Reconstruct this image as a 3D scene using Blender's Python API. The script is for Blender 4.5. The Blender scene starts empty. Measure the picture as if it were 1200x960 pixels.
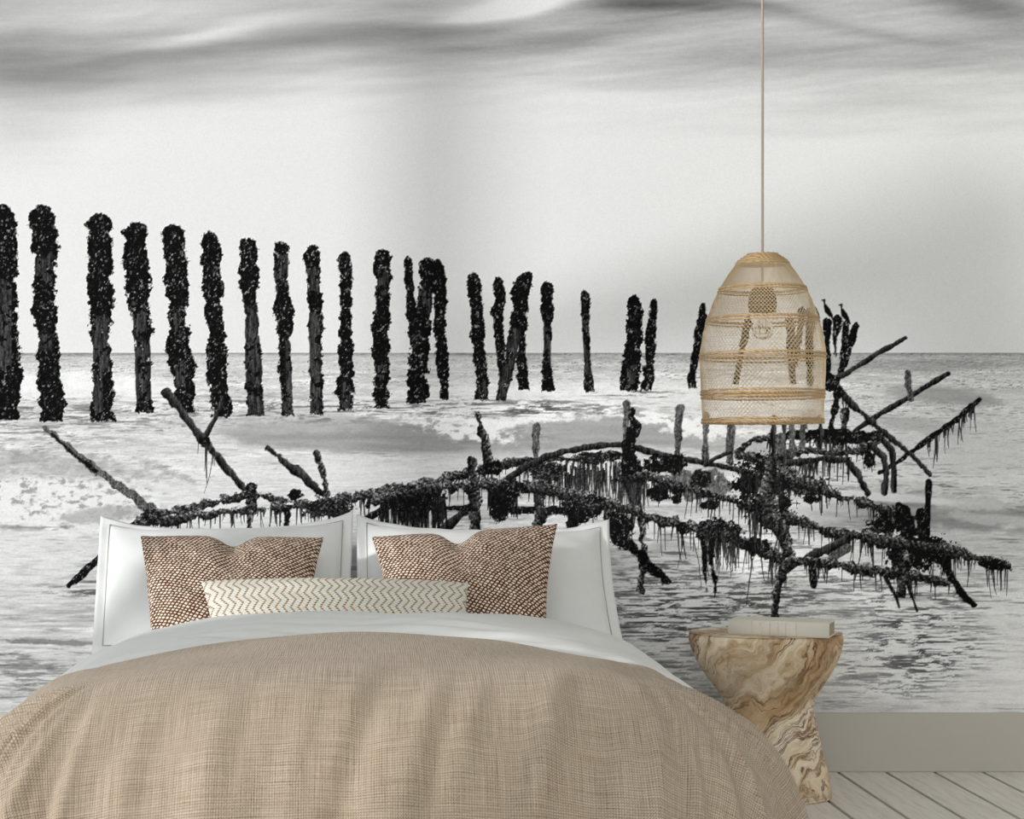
import bpy, bmesh, math, random
import numpy as np
from mathutils import Vector

# ------------------------------------------------------------------ camera, light, exposure
S = bpy.context.scene
C = S.collection
F = 2000.0                      # focal length in pixels of the 1200 px wide frame
VX, VY = 440.0, 545.0           # vanishing point of the floor boards
CAMZ, CAMY = 0.8975, -5.0
cam = bpy.data.cameras.new('camera'); camo = bpy.data.objects.new('camera', cam); C.objects.link(camo)
camo.location = (0, CAMY, CAMZ); camo.rotation_euler = (math.pi/2, 0, 0)
cam.sensor_width = 36; cam.lens = F/1200*36
cam.shift_x = (600-VX)/1200; cam.shift_y = (VY-480)/1200
cam.clip_start = 0.05
S.camera = camo

W = bpy.data.worlds.new('sky'); S.world = W; W.use_nodes = True
W.node_tree.nodes['Background'].inputs[0].default_value = (0.92, 0.965, 1.0, 1)
W.node_tree.nodes['Background'].inputs[1].default_value = 1.68

SUN_AZ, SUN_EL = math.radians(62), math.radians(10)
sl = bpy.data.lights.new('sun', 'SUN'); sun = bpy.data.objects.new('sun', sl); C.objects.link(sun)
sl.energy = 2.85; sl.angle = math.radians(3.2); sl.color = (1.0, 0.995, 0.985)
sdir = Vector((-math.sin(SUN_AZ)*math.cos(SUN_EL), -math.cos(SUN_AZ)*math.cos(SUN_EL), math.sin(SUN_EL)))
sun.location = sdir*8
sun.rotation_euler = sdir.to_track_quat('Z', 'Y').to_euler()

S.view_settings.view_transform = 'Standard'
S.view_settings.look = 'None'
S.view_settings.gamma = 1
S.view_settings.use_curve_mapping = False
S.view_settings.exposure = 0.0

XL, XR, YF, ZC = -2.6, 2.6, -6.0, 3.4       # room

# ------------------------------------------------------------------ helpers
def P(px, py, D):
    """world point that stands D metres from the lens plane"""
    return Vector(((px-VX)*D/F, CAMY+D, CAMZ+(VY-py)*D/F))

def lin(c):
    c = np.asarray(c, float)
    return np.where(c <= 0.04045, c/12.92, ((c+0.055)/1.055)**2.4)

def rgb(r, g, b):
    v = lin([r/255, g/255, b/255]); return (float(v[0]), float(v[1]), float(v[2]), 1)

def tag(o, label=None, cat=None, group=None, kind=None):
    if label: o['label'] = label
    if cat: o['category'] = cat
    if group: o['group'] = group
    if kind: o['kind'] = kind
    return o

def empty(name, loc=(0, 0, 0)):
    o = bpy.data.objects.new(name, None); C.objects.link(o); o.location = loc
    o.empty_display_size = 0.1
    return o

def link(name, me, mat, parent=None, smooth=False):
    if mat is not None and not me.materials: me.materials.append(mat)
    if smooth:
        me.polygons.foreach_set('use_smooth', [True]*len(me.polygons))
    o = bpy.data.objects.new(name, me); C.objects.link(o)
    if parent:
        o.parent = parent
        o.matrix_parent_inverse = parent.matrix_basis.inverted()
    return o

def from_bm(name, bm, mat, parent=None, smooth=False):
    me = bpy.data.meshes.new(name); bm.to_mesh(me); bm.free()
    return link(name, me, mat, parent, smooth)

def box_bm(bm, x0, x1, y0, y1, z0, z1):
    r = bmesh.ops.create_cube(bm, size=1)
    for v in r['verts']:
        v.co = Vector(((x0+x1)/2+v.co.x*(x1-x0), (y0+y1)/2+v.co.y*(y1-y0), (z0+z1)/2+v.co.z*(z1-z0)))
    return r['verts']

def box(name, x0, x1, y0, y1, z0, z1, mat, parent=None, bevel=0):
    bm = bmesh.new(); box_bm(bm, x0, x1, y0, y1, z0, z1)
    if bevel:
        bmesh.ops.bevel(bm, geom=bm.edges[:], offset=bevel, segments=2, affect='EDGES')
    return from_bm(name, bm, mat, parent, False)

def struct(o): o['kind'] = 'structure'; return o

def grid_mesh(name, Pts, UV=None, closed_u=False):
    """Pts: array (n, m, 3) -> quad mesh"""
    n, m = Pts.shape[:2]
    me = bpy.data.meshes.new(name)
    idx = np.arange(n*m).reshape(n, m)
    if closed_u:
        nx = np.roll(idx, -1, axis=1)
        a, b, c, d = idx[:-1], nx[:-1], nx[1:], idx[1:]
    else:
        a, b, c, d = idx[:-1, :-1], idx[:-1, 1:], idx[1:, 1:], idx[1:, :-1]
    q = np.stack([a, b, c, d], -1).reshape(-1, 4)
    me.vertices.add(n*m); me.vertices.foreach_set('co', Pts.reshape(-1).astype(np.float32))
    me.loops.add(q.size); me.loops.foreach_set('vertex_index', q.reshape(-1).astype(np.int32))
    me.polygons.add(len(q)); me.polygons.foreach_set('loop_start', np.arange(0, q.size, 4, dtype=np.int32))
    if UV is not None:
        l = me.uv_layers.new(name='UVMap')
        l.data.foreach_set('uv', UV.reshape(-1, 2)[q.reshape(-1)].reshape(-1).astype(np.float32))
    me.update(calc_edges=True)
    return me

def tube_mesh(name, pts, rad, sides=8, caps=True):
    """pts list of Vector, rad number or list"""
    n = len(pts)
    if not hasattr(rad, '__len__'): rad = [rad]*n
    bm = bmesh.new(); tube_bm(bm, pts, rad, sides, caps)
    me = bpy.data.meshes.new(name); bm.to_mesh(me); bm.free()
    return me

def tube_bm(bm, pts, rad, sides=8, caps=True, closed=False):
    n = len(pts)
    if not hasattr(rad, '__len__'): rad = [rad]*n
    rings = []
    for i, p in enumerate(pts):
        if closed: t = pts[(i+1) % n]-pts[i-1]
        else: t = pts[min(i+1, n-1)]-pts[max(i-1, 0)]
        t.normalize()
        up = Vector((0, 0, 1)) if abs(t.z) < 0.95 else Vector((0, 1, 0))
        a = t.cross(up).normalized(); b = t.cross(a)
        rings.append([bm.verts.new(p+(a*math.cos(2*math.pi*k/sides)+b*math.sin(2*math.pi*k/sides))*rad[i]) for k in range(sides)])
    for i in range(n if closed else n-1):
        r0, r1 = rings[i], rings[(i+1) % n]
        for k in range(sides):
            bm.faces.new((r0[k], r0[(k+1) % sides], r1[(k+1) % sides], r1[k]))
    if caps and not closed:
        bm.faces.new(rings[0]); bm.faces.new(rings[-1][::-1])

# ------------------------------------------------------------------ node material helper
class NT:
    def __init__(s, name, rough=0.8, spec=0.3):
        s.m = bpy.data.materials.new(name); s.m.use_nodes = True
        s.t = s.m.node_tree; s.b = s.t.nodes['Principled BSDF']
        s.b.inputs['Roughness'].default_value = rough
        s.b.inputs['Specular IOR Level'].default_value = spec
    def n(s, typ, **kw):
        nd = s.t.nodes.new(typ)
        for k, v in kw.items():
            if k.startswith('i_'):
                nd.inputs[k[2:].replace('_', ' ')].default_value = v
            else: setattr(nd, k, v)
        return nd
    def l(s, a, b): s.t.links.new(a, b)
    def math(s, op, a, b=None, c=None):
        nd = s.n('ShaderNodeMath', operation=op)
        for i, v in enumerate((a, b, c)):
            if v is None: continue
            if isinstance(v, (int, float)): nd.inputs[i].default_value = v
            else: s.l(v, nd.inputs[i])
        return nd.outputs[0]
    def ramp(s, fac, stops):
        r = s.n('ShaderNodeValToRGB'); cr = r.color_ramp
        while len(cr.elements) > 2: cr.elements.remove(cr.elements[-1])
        for i, (p, c) in enumerate(stops):
            e = cr.elements[i] if i < 2 else cr.elements.new(p)
            e.position = p; e.color = c
        s.l(fac, r.inputs[0]); return r.outputs[0]
    def mix(s, fac, a, b, mode='MIX'):
        m = s.n('ShaderNodeMix', data_type='RGBA', blend_type=mode)
        for i, v in ((0, fac), (6, a), (7, b)):
            if isinstance(v, (int, float, tuple)): m.inputs[i].default_value = v
            else: s.l(v, m.inputs[i])
        return m.outputs[2]
    def coords(s, which='UV', scale=(1, 1, 1), rot=(0, 0, 0)):
        tc = s.n('ShaderNodeTexCoord'); mp = s.n('ShaderNodeMapping')
        mp.inputs['Scale'].default_value = scale; mp.inputs['Rotation'].default_value = rot
        s.l(tc.outputs[which], mp.inputs[0]); return mp.outputs[0]
    def noise(s, vec, scale=5, detail=3, rough=0.5, dist=0):
        nd = s.n('ShaderNodeTexNoise'); nd.inputs['Scale'].default_value = scale
        nd.inputs['Detail'].default_value = detail; nd.inputs['Roughness'].default_value = rough
        nd.inputs['Distortion'].default_value = dist
        s.l(vec, nd.inputs['Vector']); return nd.outputs[0]
    def bump(s, h, strength=0.3, dist=0.002):
        b = s.n('ShaderNodeBump'); b.inputs['Strength'].default_value = strength; b.inputs['Distance'].default_value = dist
        s.l(h, b.inputs['Height']); s.l(b.outputs[0], s.b.inputs['Normal'])
    def col(s, c):
        if isinstance(c, tuple): s.b.inputs['Base Color'].default_value = c
        else: s.l(c, s.b.inputs['Base Color'])

def m_plain(name, c, rough=0.7, var=0.06, scale=30, bump=0.05, coord='Object', spec=0.3):
    t = NT(name, rough, spec); v = t.coords(coord)
    nz = t.noise(v, scale, 4)
    dk = tuple(x*(1-var*2) for x in c[:3])+(1,)
    t.col(t.mix(nz, dk, c)); t.bump(nz, bump, 0.002)
    return t.m

M_white_cotton = m_plain('white_cotton', rgb(228, 229, 228), 0.9, 0.03, 40, 0.15)
M_base = m_plain('painted_baseboard', rgb(196, 191, 182), 0.55, 0.02, 14, 0.03)
M_plaster = m_plain('plaster', rgb(225, 222, 215), 0.9, 0.03, 8, 0.05)
M_frame = m_plain('window_paint', rgb(235, 235, 232), 0.5, 0.02, 10, 0.02)
M_book = m_plain('book_cloth', rgb(226, 221, 208), 0.75, 0.03, 120, 0.1)
M_page = m_plain('paper', rgb(170, 158, 138), 0.9, 0.1, 60, 0.1)
M_bedframe = m_plain('bed_oak', rgb(190, 165, 130), 0.6, 0.1, 12, 0.1)

def m_boards():
    t = NT('whitewashed_boards', 0.6)
    v = t.coords('Object', (14, 1.2, 1))
    oi = t.n('ShaderNodeObjectInfo')
    ad = t.n('ShaderNodeVectorMath', operation='ADD'); t.l(v, ad.inputs[0])
    mu = t.n('ShaderNodeVectorMath', operation='SCALE'); mu.inputs[0].default_value = (37, 11, 5); t.l(oi.outputs['Random'], mu.inputs['Scale'])
    t.l(mu.outputs[0], ad.inputs[1])
    nz = t.noise(ad.outputs[0], 5, 6, 0.6, 0.6)
    c = t.ramp(nz, [(0.25, rgb(200, 195, 187)), (0.5, rgb(222, 218, 211)), (0.75, rgb(230, 227, 220))])
    t.col(c); t.bump(nz, 0.25, 0.002)
    return t.m
M_boards = m_boards()
M_gap = m_plain('board_gap', rgb(14, 13, 12), 0.9, 0.1)

def m_linen():
    t = NT('oatmeal_linen', 0.95, 0.15)
    v = t.coords('UV')
    sep = t.n('ShaderNodeSeparateXYZ'); t.l(v, sep.inputs[0])
    wob = t.noise(v, 9, 2)
    x = t.math('ADD', sep.outputs[0], t.math('MULTIPLY', wob, 0.006))
    y = t.math('ADD', sep.outputs[1], t.math('MULTIPLY', wob, 0.006))
    pitch = 2*math.pi/0.0044
    sx = t.math('SINE', t.math('MULTIPLY', x, pitch)); sy = t.math('SINE', t.math('MULTIPLY', y, pitch))
    weave = t.math('MULTIPLY', sx, sy)
    gapx = t.math('POWER', t.math('ABSOLUTE', t.math('SINE', t.math('MULTIPLY', x, pitch/2))), 0.6)
    gapy = t.math('POWER', t.math('ABSOLUTE', t.math('SINE', t.math('MULTIPLY', y, pitch/2))), 0.6)
    holes = t.math('MULTIPLY', gapx, gapy)
    mp1 = t.n('ShaderNodeMapping'); mp1.inputs['Scale'].default_value = (420, 9, 1); t.l(v, mp1.inputs[0])
    mp2 = t.n('ShaderNodeMapping'); mp2.inputs['Scale'].default_value = (9, 420, 1); t.l(v, mp2.inputs[0])
    n1 = t.noise(mp1.outputs[0], 1, 3, 0.6); n2 = t.noise(mp2.outputs[0], 1, 3, 0.6)
    thr = t.math('MULTIPLY', t.math('ADD', n1, n2), 0.5)
    fine = t.noise(v, 260, 2)
    h = t.math('ADD', t.math('MULTIPLY', holes, 0.42), t.math('ADD', t.math('MULTIPLY', weave, 0.12), t.math('MULTIPLY', thr, 1.42)))
    h = t.math('ADD', h, t.math('MULTIPLY', fine, 0.35))
    c = t.ramp(t.math('MULTIPLY', h, 0.62), [(0.38, rgb(74, 58, 42)), (0.55, rgb(146, 128, 107)), (0.76, rgb(180, 164, 145)), (0.95, rgb(204, 192, 176))])
    t.col(c); t.bump(h, 0.75, 0.002)
    t.b.inputs['Sheen Weight'].default_value = 0.15
    return t.m
M_linen = m_linen()

def m_weave():
    t = NT('basket_weave_knit', 0.9, 0.15)
    v0 = t.coords('UV')
    wn = t.n('ShaderNodeTexNoise'); wn.inputs['Scale'].default_value = 12; t.l(v0, wn.inputs[0])
    off = t.n('ShaderNodeVectorMath', operation='SCALE'); off.inputs['Scale'].default_value = 0.008; t.l(wn.outputs[1], off.inputs[0])
    ad = t.n('ShaderNodeVectorMath', operation='ADD'); t.l(v0, ad.inputs[0]); t.l(off.outputs[0], ad.inputs[1])
    mp = t.n('ShaderNodeMapping'); mp.inputs['Scale'].default_value = (84, 122, 1); mp.inputs['Rotation'].default_value = (0, 0, 0.5)
    t.l(ad.outputs[0], mp.inputs[0])
    vo = t.n('ShaderNodeTexVoronoi', feature='DISTANCE_TO_EDGE', voronoi_dimensions='2D'); vo.inputs['Scale'].default_value = 1
    vo.inputs['Randomness'].default_value = 0.3; t.l(mp.outputs[0], vo.inputs['Vector'])
    vc = t.n('ShaderNodeTexVoronoi', feature='F1', voronoi_dimensions='2D'); vc.inputs['Scale'].default_value = 1
    vc.inputs['Randomness'].default_value = 0.3; t.l(mp.outputs[0], vc.inputs['Vector'])
    patch = t.noise(v0, 45, 3)
    d = t.math('ADD', vo.outputs['Distance'], t.math('MULTIPLY', t.math('SUBTRACT', patch, 0.5), 0.3))
    yarn = t.ramp(d, [(0.08, rgb(84, 50, 32)), (0.17, rgb(132, 94, 68)), (0.25, rgb(226, 212, 194)), (0.5, rgb(246, 238, 226))])
    t.col(yarn)
    t.bump(t.math('MINIMUM', vo.outputs['Distance'], 0.4), 0.9, 0.005)
    return t.m
M_weave = m_weave()

def m_chevron():
    t = NT('chevron_weave', 0.9, 0.15)
    v = t.coords('UV'); sep = t.n('ShaderNodeSeparateXYZ'); t.l(v, sep.inputs[0])
    x, y = sep.outputs[0], sep.outputs[1]
    tri = t.math('PINGPONG', t.math('ADD', y, 0.01), 0.0215)
    ph = t.math('ADD', t.math('MULTIPLY', x, 1/0.0190), t.math('MULTIPLY', tri, 38))
    fr = t.math('ABSOLUTE', t.math('SUBTRACT', t.math('FRACT', ph), 0.5))
    line = t.math('LESS_THAN', fr, 0.15)
    dash = t.math('GREATER_THAN', t.math('SINE', t.math('MULTIPLY', y, 2*math.pi/0.0055)), -0.55)
    ln = t.math('MULTIPLY', line, dash)
    rib = t.math('SINE', t.math('MULTIPLY', ph, 2*math.pi*2)); rr = t.math('SINE', t.math('MULTIPLY', y, 2*math.pi/0.0055))
    h = t.math('MULTIPLY', rib, rr)
    ground = t.ramp(t.math('ADD', t.math('MULTIPLY', h, 0.3), 0.5), [(0.2, rgb(192, 188, 178)), (0.7, rgb(230, 228, 220))])
    nz = t.noise(v, 60, 2)
    must = t.ramp(nz, [(0.3, rgb(112, 80, 26)), (0.7, rgb(160, 122, 52))])
    t.col(t.mix(ln, ground, must)); t.bump(h, 0.3, 0.002)
    return t.m
M_chevron = m_chevron()

def m_wood():
    t = NT('swirled_teak_root', 0.5, 0.3)
    v = t.coords('Object', (1, 1, 1), (0.2, math.radians(42), 0.3))
    w = t.n('ShaderNodeTexNoise'); w.inputs['Scale'].default_value = 4.2; w.inputs['Detail'].default_value = 5; w.inputs['Roughness'].default_value = 0.5; t.l(v, w.inputs[0])
    off = t.n('ShaderNodeVectorMath', operation='SCALE'); off.inputs['Scale'].default_value = 0.34; t.l(w.outputs[1], off.inputs[0])
    ad = t.n('ShaderNodeVectorMath', operation='ADD'); t.l(v, ad.inputs[0]); t.l(off.outputs[0], ad.inputs[1])
    mp = t.n('ShaderNodeMapping'); mp.inputs['Scale'].default_value = (1.2, 3, 13); t.l(ad.outputs[0], mp.inputs[0])
    b = t.noise(mp.outputs[0], 1.0, 9, 0.68, 0.3)
    base = t.ramp(b, [(0.30, rgb(150, 112, 74)), (0.41, rgb(194, 166, 128)), (0.50, rgb(224, 206, 178)), (0.62, rgb(242, 234, 218))])
    mp2 = t.n('ShaderNodeMapping'); mp2.inputs['Scale'].default_value = (2.2, 5, 30); t.l(ad.outputs[0], mp2.inputs[0])
    g = t.noise(mp2.outputs[0], 1.0, 6, 0.6, 0.5)
    rid = t.math('ABSOLUTE', t.math('SUBTRACT', g, 0.5))
    vein = t.ramp(rid, [(0.0, (1, 1, 1, 1)), (0.03, (0.35, 0.35, 0.35, 1)), (0.065, (0, 0, 0, 1))])
    patch = t.noise(v, 5.0, 3)
    pm = t.ramp(patch, [(0.40, (0.2, 0.2, 0.2, 1)), (0.55, (1, 1, 1, 1))])
    c = t.mix(t.math('MULTIPLY', vein, pm), base, rgb(104, 66, 36))
    t.col(c); t.bump(b, 0.15, 0.003)
    return t.m
M_wood = m_wood()

def m_rattan(name, c1, c2):
    t = NT(name, 0.7, 0.3); v = t.coords('Object')
    wv = t.n('ShaderNodeTexWave', wave_type='BANDS', bands_direction='DIAGONAL'); wv.inputs['Scale'].default_value = 60
    wv.inputs['Distortion'].default_value = 3; t.l(v, wv.inputs['Vector'])
    nz = t.noise(v, 90, 3)
    t.col(t.mix(t.math('MULTIPLY', t.math('ADD', nz, wv.outputs[1]), 0.5), c1, c2)); t.bump(wv.outputs[1], 0.5, 0.002)
    return t.m
M_rattan = m_rattan('seagrass_fibre', rgb(150, 116, 72), rgb(216, 188, 146))
M_net = m_rattan('seagrass_net', rgb(190, 160, 116), rgb(240, 224, 194))
M_cord = m_plain('cord_fabric', rgb(176, 164, 150), 0.8, 0.08, 200, 0.2)
M_socket = m_plain('brown_socket', rgb(110, 88, 62), 0.5, 0.1, 40, 0.1)
def m_glass():
    t = NT('bulb_glass', 0.02, 0.5)
    t.b.inputs['Transmission Weight'].default_value = 1.0
    t.b.inputs['IOR'].default_value = 1.15
    t.col((0.97, 0.95, 0.9, 1)); return t.m
M_glass = m_glass()
M_fil = m_plain('filament_wire', rgb(60, 48, 36), 0.4, 0.05)

def m_print():
    t = NT('printed_wallpaper', 0.95, 0.08)
    a = t.n('ShaderNodeVertexColor', layer_name='ink')
    v = t.coords('Object')
    nz = t.noise(v, 420, 3, 0.6)
    gr = t.ramp(nz, [(0.3, (0.93, 0.93, 0.93, 1)), (0.7, (1.07, 1.07, 1.07, 1))])
    t.col(t.mix(1.0, a.outputs[0], gr, 'MULTIPLY')); t.bump(nz, 0.05, 0.0005)
    return t.m
M_print = m_print()

# ------------------------------------------------------------------ the room
struct(box('wall_back', XL, XR, 0.0, 0.12, -0.08, ZC, M_plaster))
struct(box('wall_right', XR, XR+0.12, YF, 0.12, 0, ZC, M_plaster))
struct(box('ceiling', XL-0.12, XR+0.12, YF, 0.12, ZC, ZC+0.1, M_plaster))
struct(box('baseboard_back', XL, XR, -0.016, -0.0005, 0.0004, 0.1725, M_base, bevel=0.002))
# left wall with one tall window
SX = math.cos(SUN_AZ)/math.sin(SUN_AZ); SZ = math.tan(SUN_EL)/math.sin(SUN_AZ)
def to_window(px, py):
    X = (px-VX)/400; Z = CAMZ+(VY-py)/400
    return -(X-XL)*SX, Z+(X-XL)*SZ
wy0, wy1, wz0, wz1 = -3.65, -0.45, 0.35, 3.28
bm = bmesh.new()
box_bm(bm, XL-0.12, XL, YF, wy0, 0, ZC); box_bm(bm, XL-0.12, XL, wy1, 0.12, 0, ZC)
box_bm(bm, XL-0.12, XL, wy0, wy1, 0, wz0); box_bm(bm, XL-0.12, XL, wy0, wy1, wz1, ZC)
struct(from_bm('wall_left', bm, M_plaster))
win = struct(empty('window_1', (XL-0.06, (wy0+wy1)/2, wz0)))
def wbox(n, *a): return box(n, *a, M_frame, win)
wbox('frame_rail', XL-0.09, XL-0.03, wy0, wy1, wz0, wz0+0.05); wbox('frame_rail', XL-0.09, XL-0.03, wy0, wy1, wz1-0.05, wz1)
wbox('frame_stile', XL-0.09, XL-0.03, wy0, wy0+0.05, wz0+0.05, wz1-0.05); wbox('frame_stile', XL-0.09, XL-0.03, wy1-0.05, wy1, wz0+0.05, wz1-0.05)
ym = to_window(538, 300)[0]
wbox('mullion', XL-0.09, XL-0.03, ym-0.062, ym+0.062, wz0+0.05, wz1-0.05)
# unseen panels added outside the glass, cut to shade the wall's right side
def shade_panel(poly, off):
    bm = bmesh.new(); pts = [to_window(*p) for p in poly]
    a = [bm.verts.new((XL-0.14-off, y, z)) for y, z in pts]; b = [bm.verts.new((XL-0.16-off, y, z)) for y, z in pts]
    bm.faces.new(a); bm.faces.new(b[::-1])
    for i in range(len(a)):
        j = (i+1) % len(a); bm.faces.new((a[i], b[i], b[j], a[j]))
    return from_bm('added_shade_panel', bm, M_white_cotton, win)
shade_panel([(1075, 330), (1300, 215), (1500, 1100), (1010, 1100), (1040, 700), (1080, 500)], 0.0)
shade_panel([(640, 430), (640, 385), (960, 290), (1300, 165), (1300, 300), (1010, 375)], 0.03)
gl = box('pane', XL-0.065, XL-0.06, wy0+0.05, wy1-0.05, wz0+0.05, wz1-0.05, None, win)
tg = bpy.data.materials.new('window_glass'); tg.use_nodes = True
nt = tg.node_tree; nt.nodes.clear()
o_ = nt.nodes.new('ShaderNodeOutputMaterial'); tr = nt.nodes.new('ShaderNodeBsdfTransparent'); g_ = nt.nodes.new('ShaderNodeBsdfGlossy'); mx = nt.nodes.new('ShaderNodeMixShader')
mx.inputs[0].default_value = 0.04; g_.inputs['Roughness'].default_value = 0.02
nt.links.new(tr.outputs[0], mx.inputs[1]); nt.links.new(g_.outputs[0], mx.inputs[2]); nt.links.new(mx.outputs[0], o_.inputs[0])
gl.data.materials.append(tg)

# floor: a dark bed with individual boards running towards the mural
fl = struct(box('floor', XL, XR, YF, 0.0, -0.08, -0.030, M_gap))
PW = 0.1412; x0b = (867.6-440)/400
k0 = math.floor((XL-x0b)/PW)
bmesh_cache = None
for k in range(k0, 60):
    a = x0b+k*PW; b = a+PW
    a2, b2 = max(a, XL), min(b, XR)
    if b2-a2 < 0.02: continue
    full = a2 == a and b2 == b
    if full and bmesh_cache:
        me = bmesh_cache
    else:
        bm = bmesh.new(); g = 0.0052
        hw = (b2-a2)/2
        box_bm(bm, -hw+g, hw-g, YF, -0.001, -0.030, 0.0)
        bmesh.ops.bevel(bm, geom=[e for e in bm.edges if all(v.co.z > -0.001 for v in e.verts)], offset=0.001, segments=1, affect='EDGES')
        me = bpy.data.meshes.new('floor_board'); bm.to_mesh(me); bm.free(); me.materials.append(M_boards)
        if full: bmesh_cache = me
    o = bpy.data.objects.new('floor_board', me); C.objects.link(o); o.parent = fl
    o.location = ((a2+b2)/2, 0, 0)

# ------------------------------------------------------------------ the photo mural: flat print, drawn here as ink values
# canvas: one cell per frame pixel at the wall, wider than the frame on every side
CX0, CY0, CX1, CY1 = -775, -440, 1304, 837
CW, CH = CX1-CX0, CY1-CY0
rng = np.random.default_rng(7)
LAT = rng.random((512, 512)).astype(np.float32)
LATF = LAT.reshape(-1)
def vnoise(u, v, s=0):
    u = np.asarray(u, np.float32)+np.float32(s*17.31); v = np.asarray(v, np.float32)+np.float32(s*9.77)
    fu = np.floor(u); fv = np.floor(v); iu = fu.astype(np.int32); iv = fv.astype(np.int32); u -= fu; v -= fv
    u = u*u*(3-2*u); v = v*v*(3-2*v)
    i0 = iu & 511; i1 = (i0+1) & 511; j0 = (iv & 511) << 9; j1 = ((iv+1) & 511) << 9
    a = LATF[j0+i0]; b = LATF[j0+i1]; c = LATF[j1+i0]; d = LATF[j1+i1]
    a += (b-a)*u; c += (d-c)*u
    return a+(c-a)*v
def fbm(u, v, s=0, oct=4, g=0.5):
    t = 0; a = 1; n = 0
    for k in range(oct):
        t = t+a*vnoise(u, v, s+k*3); n += a; a *= g; u = u*2.03; v = v*2.03
    return t/n
YY, XX = np.mgrid[CY0:CY1, CX0:CX1].astype(np.float32)
def ss(a, b, x):
    t = np.clip((x-a)/(b-a), 0, 1); return t*t*(3-2*t)
def blob(cx, cy, rx, ry, ang=0, p=1.0):
    c, s = math.cos(math.radians(ang)), math.sin(math.radians(ang))
    dx, dy = XX-cx, YY-cy
    return np.exp(-(((dx*c+dy*s)/rx)**2+((-dx*s+dy*c)/ry)**2)**p)

# --- sky
wx = (fbm(XX/190, YY/60, 1, 3)-0.5); wy = (fbm(XX/240, YY/70, 2, 3)-0.5)
sky = 0.71+0.255*(0.5*ss(-10, 260, YY+30*wx)+0.5*ss(40, 150, YY+20*wx))
sky += 0.05*(fbm(XX/260, YY/14+XX/900, 5, 5, 0.6)-0.5)*ss(420, 120, YY)*2
streak = fbm((XX+70*wx)/210, (YY+XX*0.06+40*wy)/20, 6, 5, 0.55)-0.5
sky += 0.22*streak*ss(210, 10, YY)
SY = YY+40*wy; 
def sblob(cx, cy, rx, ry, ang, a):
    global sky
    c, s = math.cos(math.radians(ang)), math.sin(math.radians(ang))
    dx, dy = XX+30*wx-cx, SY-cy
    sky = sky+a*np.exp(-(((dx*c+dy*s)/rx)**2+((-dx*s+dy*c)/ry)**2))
sblob(60, 78, 210, 46, 4, -0.17); sblob(430, 40, 240, 15, -4, -0.15); sblob(-300, 60, 260, 40, 0, -0.15)  # upper left and left edge: cloud plus wall shade drawn as darker ink
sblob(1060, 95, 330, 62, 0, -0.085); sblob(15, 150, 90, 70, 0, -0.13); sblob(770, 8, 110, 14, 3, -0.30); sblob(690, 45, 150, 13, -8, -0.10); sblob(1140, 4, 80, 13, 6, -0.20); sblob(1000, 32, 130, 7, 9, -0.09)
sblob(560, 55, 160, 9, -5, -0.08)
sblob(610, 6, 75, 13, -6, 0.34); sblob(650, 0, 40, 10, -6, 0.2); sblob(570, 14, 70, 7, -12, 0.16); sblob(235, 38, 90, 9, -8, 0.16); sblob(780, 22, 60, 3, 2, 0.08)
sblob(900, 105, 320, 18, -3, 0.06); sblob(820, 150, 420, 16, -2, -0.045); sblob(400, 190, 500, 60, 0, 0.06)
sblob(1150, 110, 130, 20, 5, 0.05)
sky = sky+0.010*(fbm(XX/3, YY/3, 9, 2)-0.5)+0.13*(fbm((XX+40*wy)/70+YY/40, (YY+XX*.10)/6, 12, 5, 0.62)-0.5)*ss(230, 40, YY)*ss(300, 650, XX)+0.05*(fbm((XX+40*wy)/70, (YY+XX*.10)/6, 13, 5, 0.62)-0.5)*ss(260, 60, YY)
sky = np.clip(0.885-np.log1p(np.exp((0.885-sky)*22))/22+0.012, 0.25, 0.885)

# --- sea, streaks shrink towards the horizon (y = 414)
dep = np.clip(YY-400, 8, None)
su = (XX-560)/(dep*0.55+12); sv = 26*np.log(dep+34)
n1 = fbm(su*1.2, sv*1.0, 20, 5, 0.6); n2 = fbm(su*5.5, sv*4.6, 24, 4, 0.6); n3 = fbm(su*0.5, sv*0.35, 28, 3)
lw = fbm(XX/46+(n1-.5)*1.5, YY/5.5, 31, 4, 0.6)
sea = 0.85+0.30*(n1-0.5)+0.30*(n2-0.5)+0.22*(n3-0.5)
sea -= 0.42*ss(0.54, 0.80, n2)*ss(0.30, 0.6, n3)
sea -= 0.26*ss(0.56, 0.80, fbm(XX/34, YY/3.2, 33, 4, 0.6))*ss(470, 700, YY)
# far band darker, then bright broken water
sea -= 0.10*ss(445, 416, YY)
sea -= 0.12*np.exp(-((YY-415)/2.0)**2)
fo = fbm(XX/11, YY/6, 40, 5, 0.62); fo2 = fbm(XX/26, YY/12, 44, 4, 0.6)
def patch(m, val, k=1.0):
    global sea
    m = np.clip(m, 0, 1)*k
    sea = sea*(1-m)+val*m
def regn(cx, cy, rx, ry, ang=0, soft=0.35, rag=0.5, nz=None):
    nz = fo2 if nz is None else nz
    c, s = math.cos(math.radians(ang)), math.sin(math.radians(ang))
    dx, dy = XX-cx, YY-cy
    r = np.sqrt(((dx*c+dy*s)/rx)**2+((-dx*s+dy*c)/ry)**2)+rag*(nz-0.5)*2
    return ss(1+soft, 1-soft, r)
white = 0.93+0.12*(fo-0.5)
patch(regn(60, 450, 110, 16), white, 0.85); patch(regn(150, 460, 70, 14), white, 0.8)
patch(regn(330, 425, 260, 9), 0.86+0.3*(n2-.5), 0.5)
patch(regn(660, 470, 260, 20), white, 0.75); patch(regn(800, 455, 150, 10), white, 0.5)
patch(regn(300, 590, 220, 60), 0.87+0.25*(n2-.5), 0.7)
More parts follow.
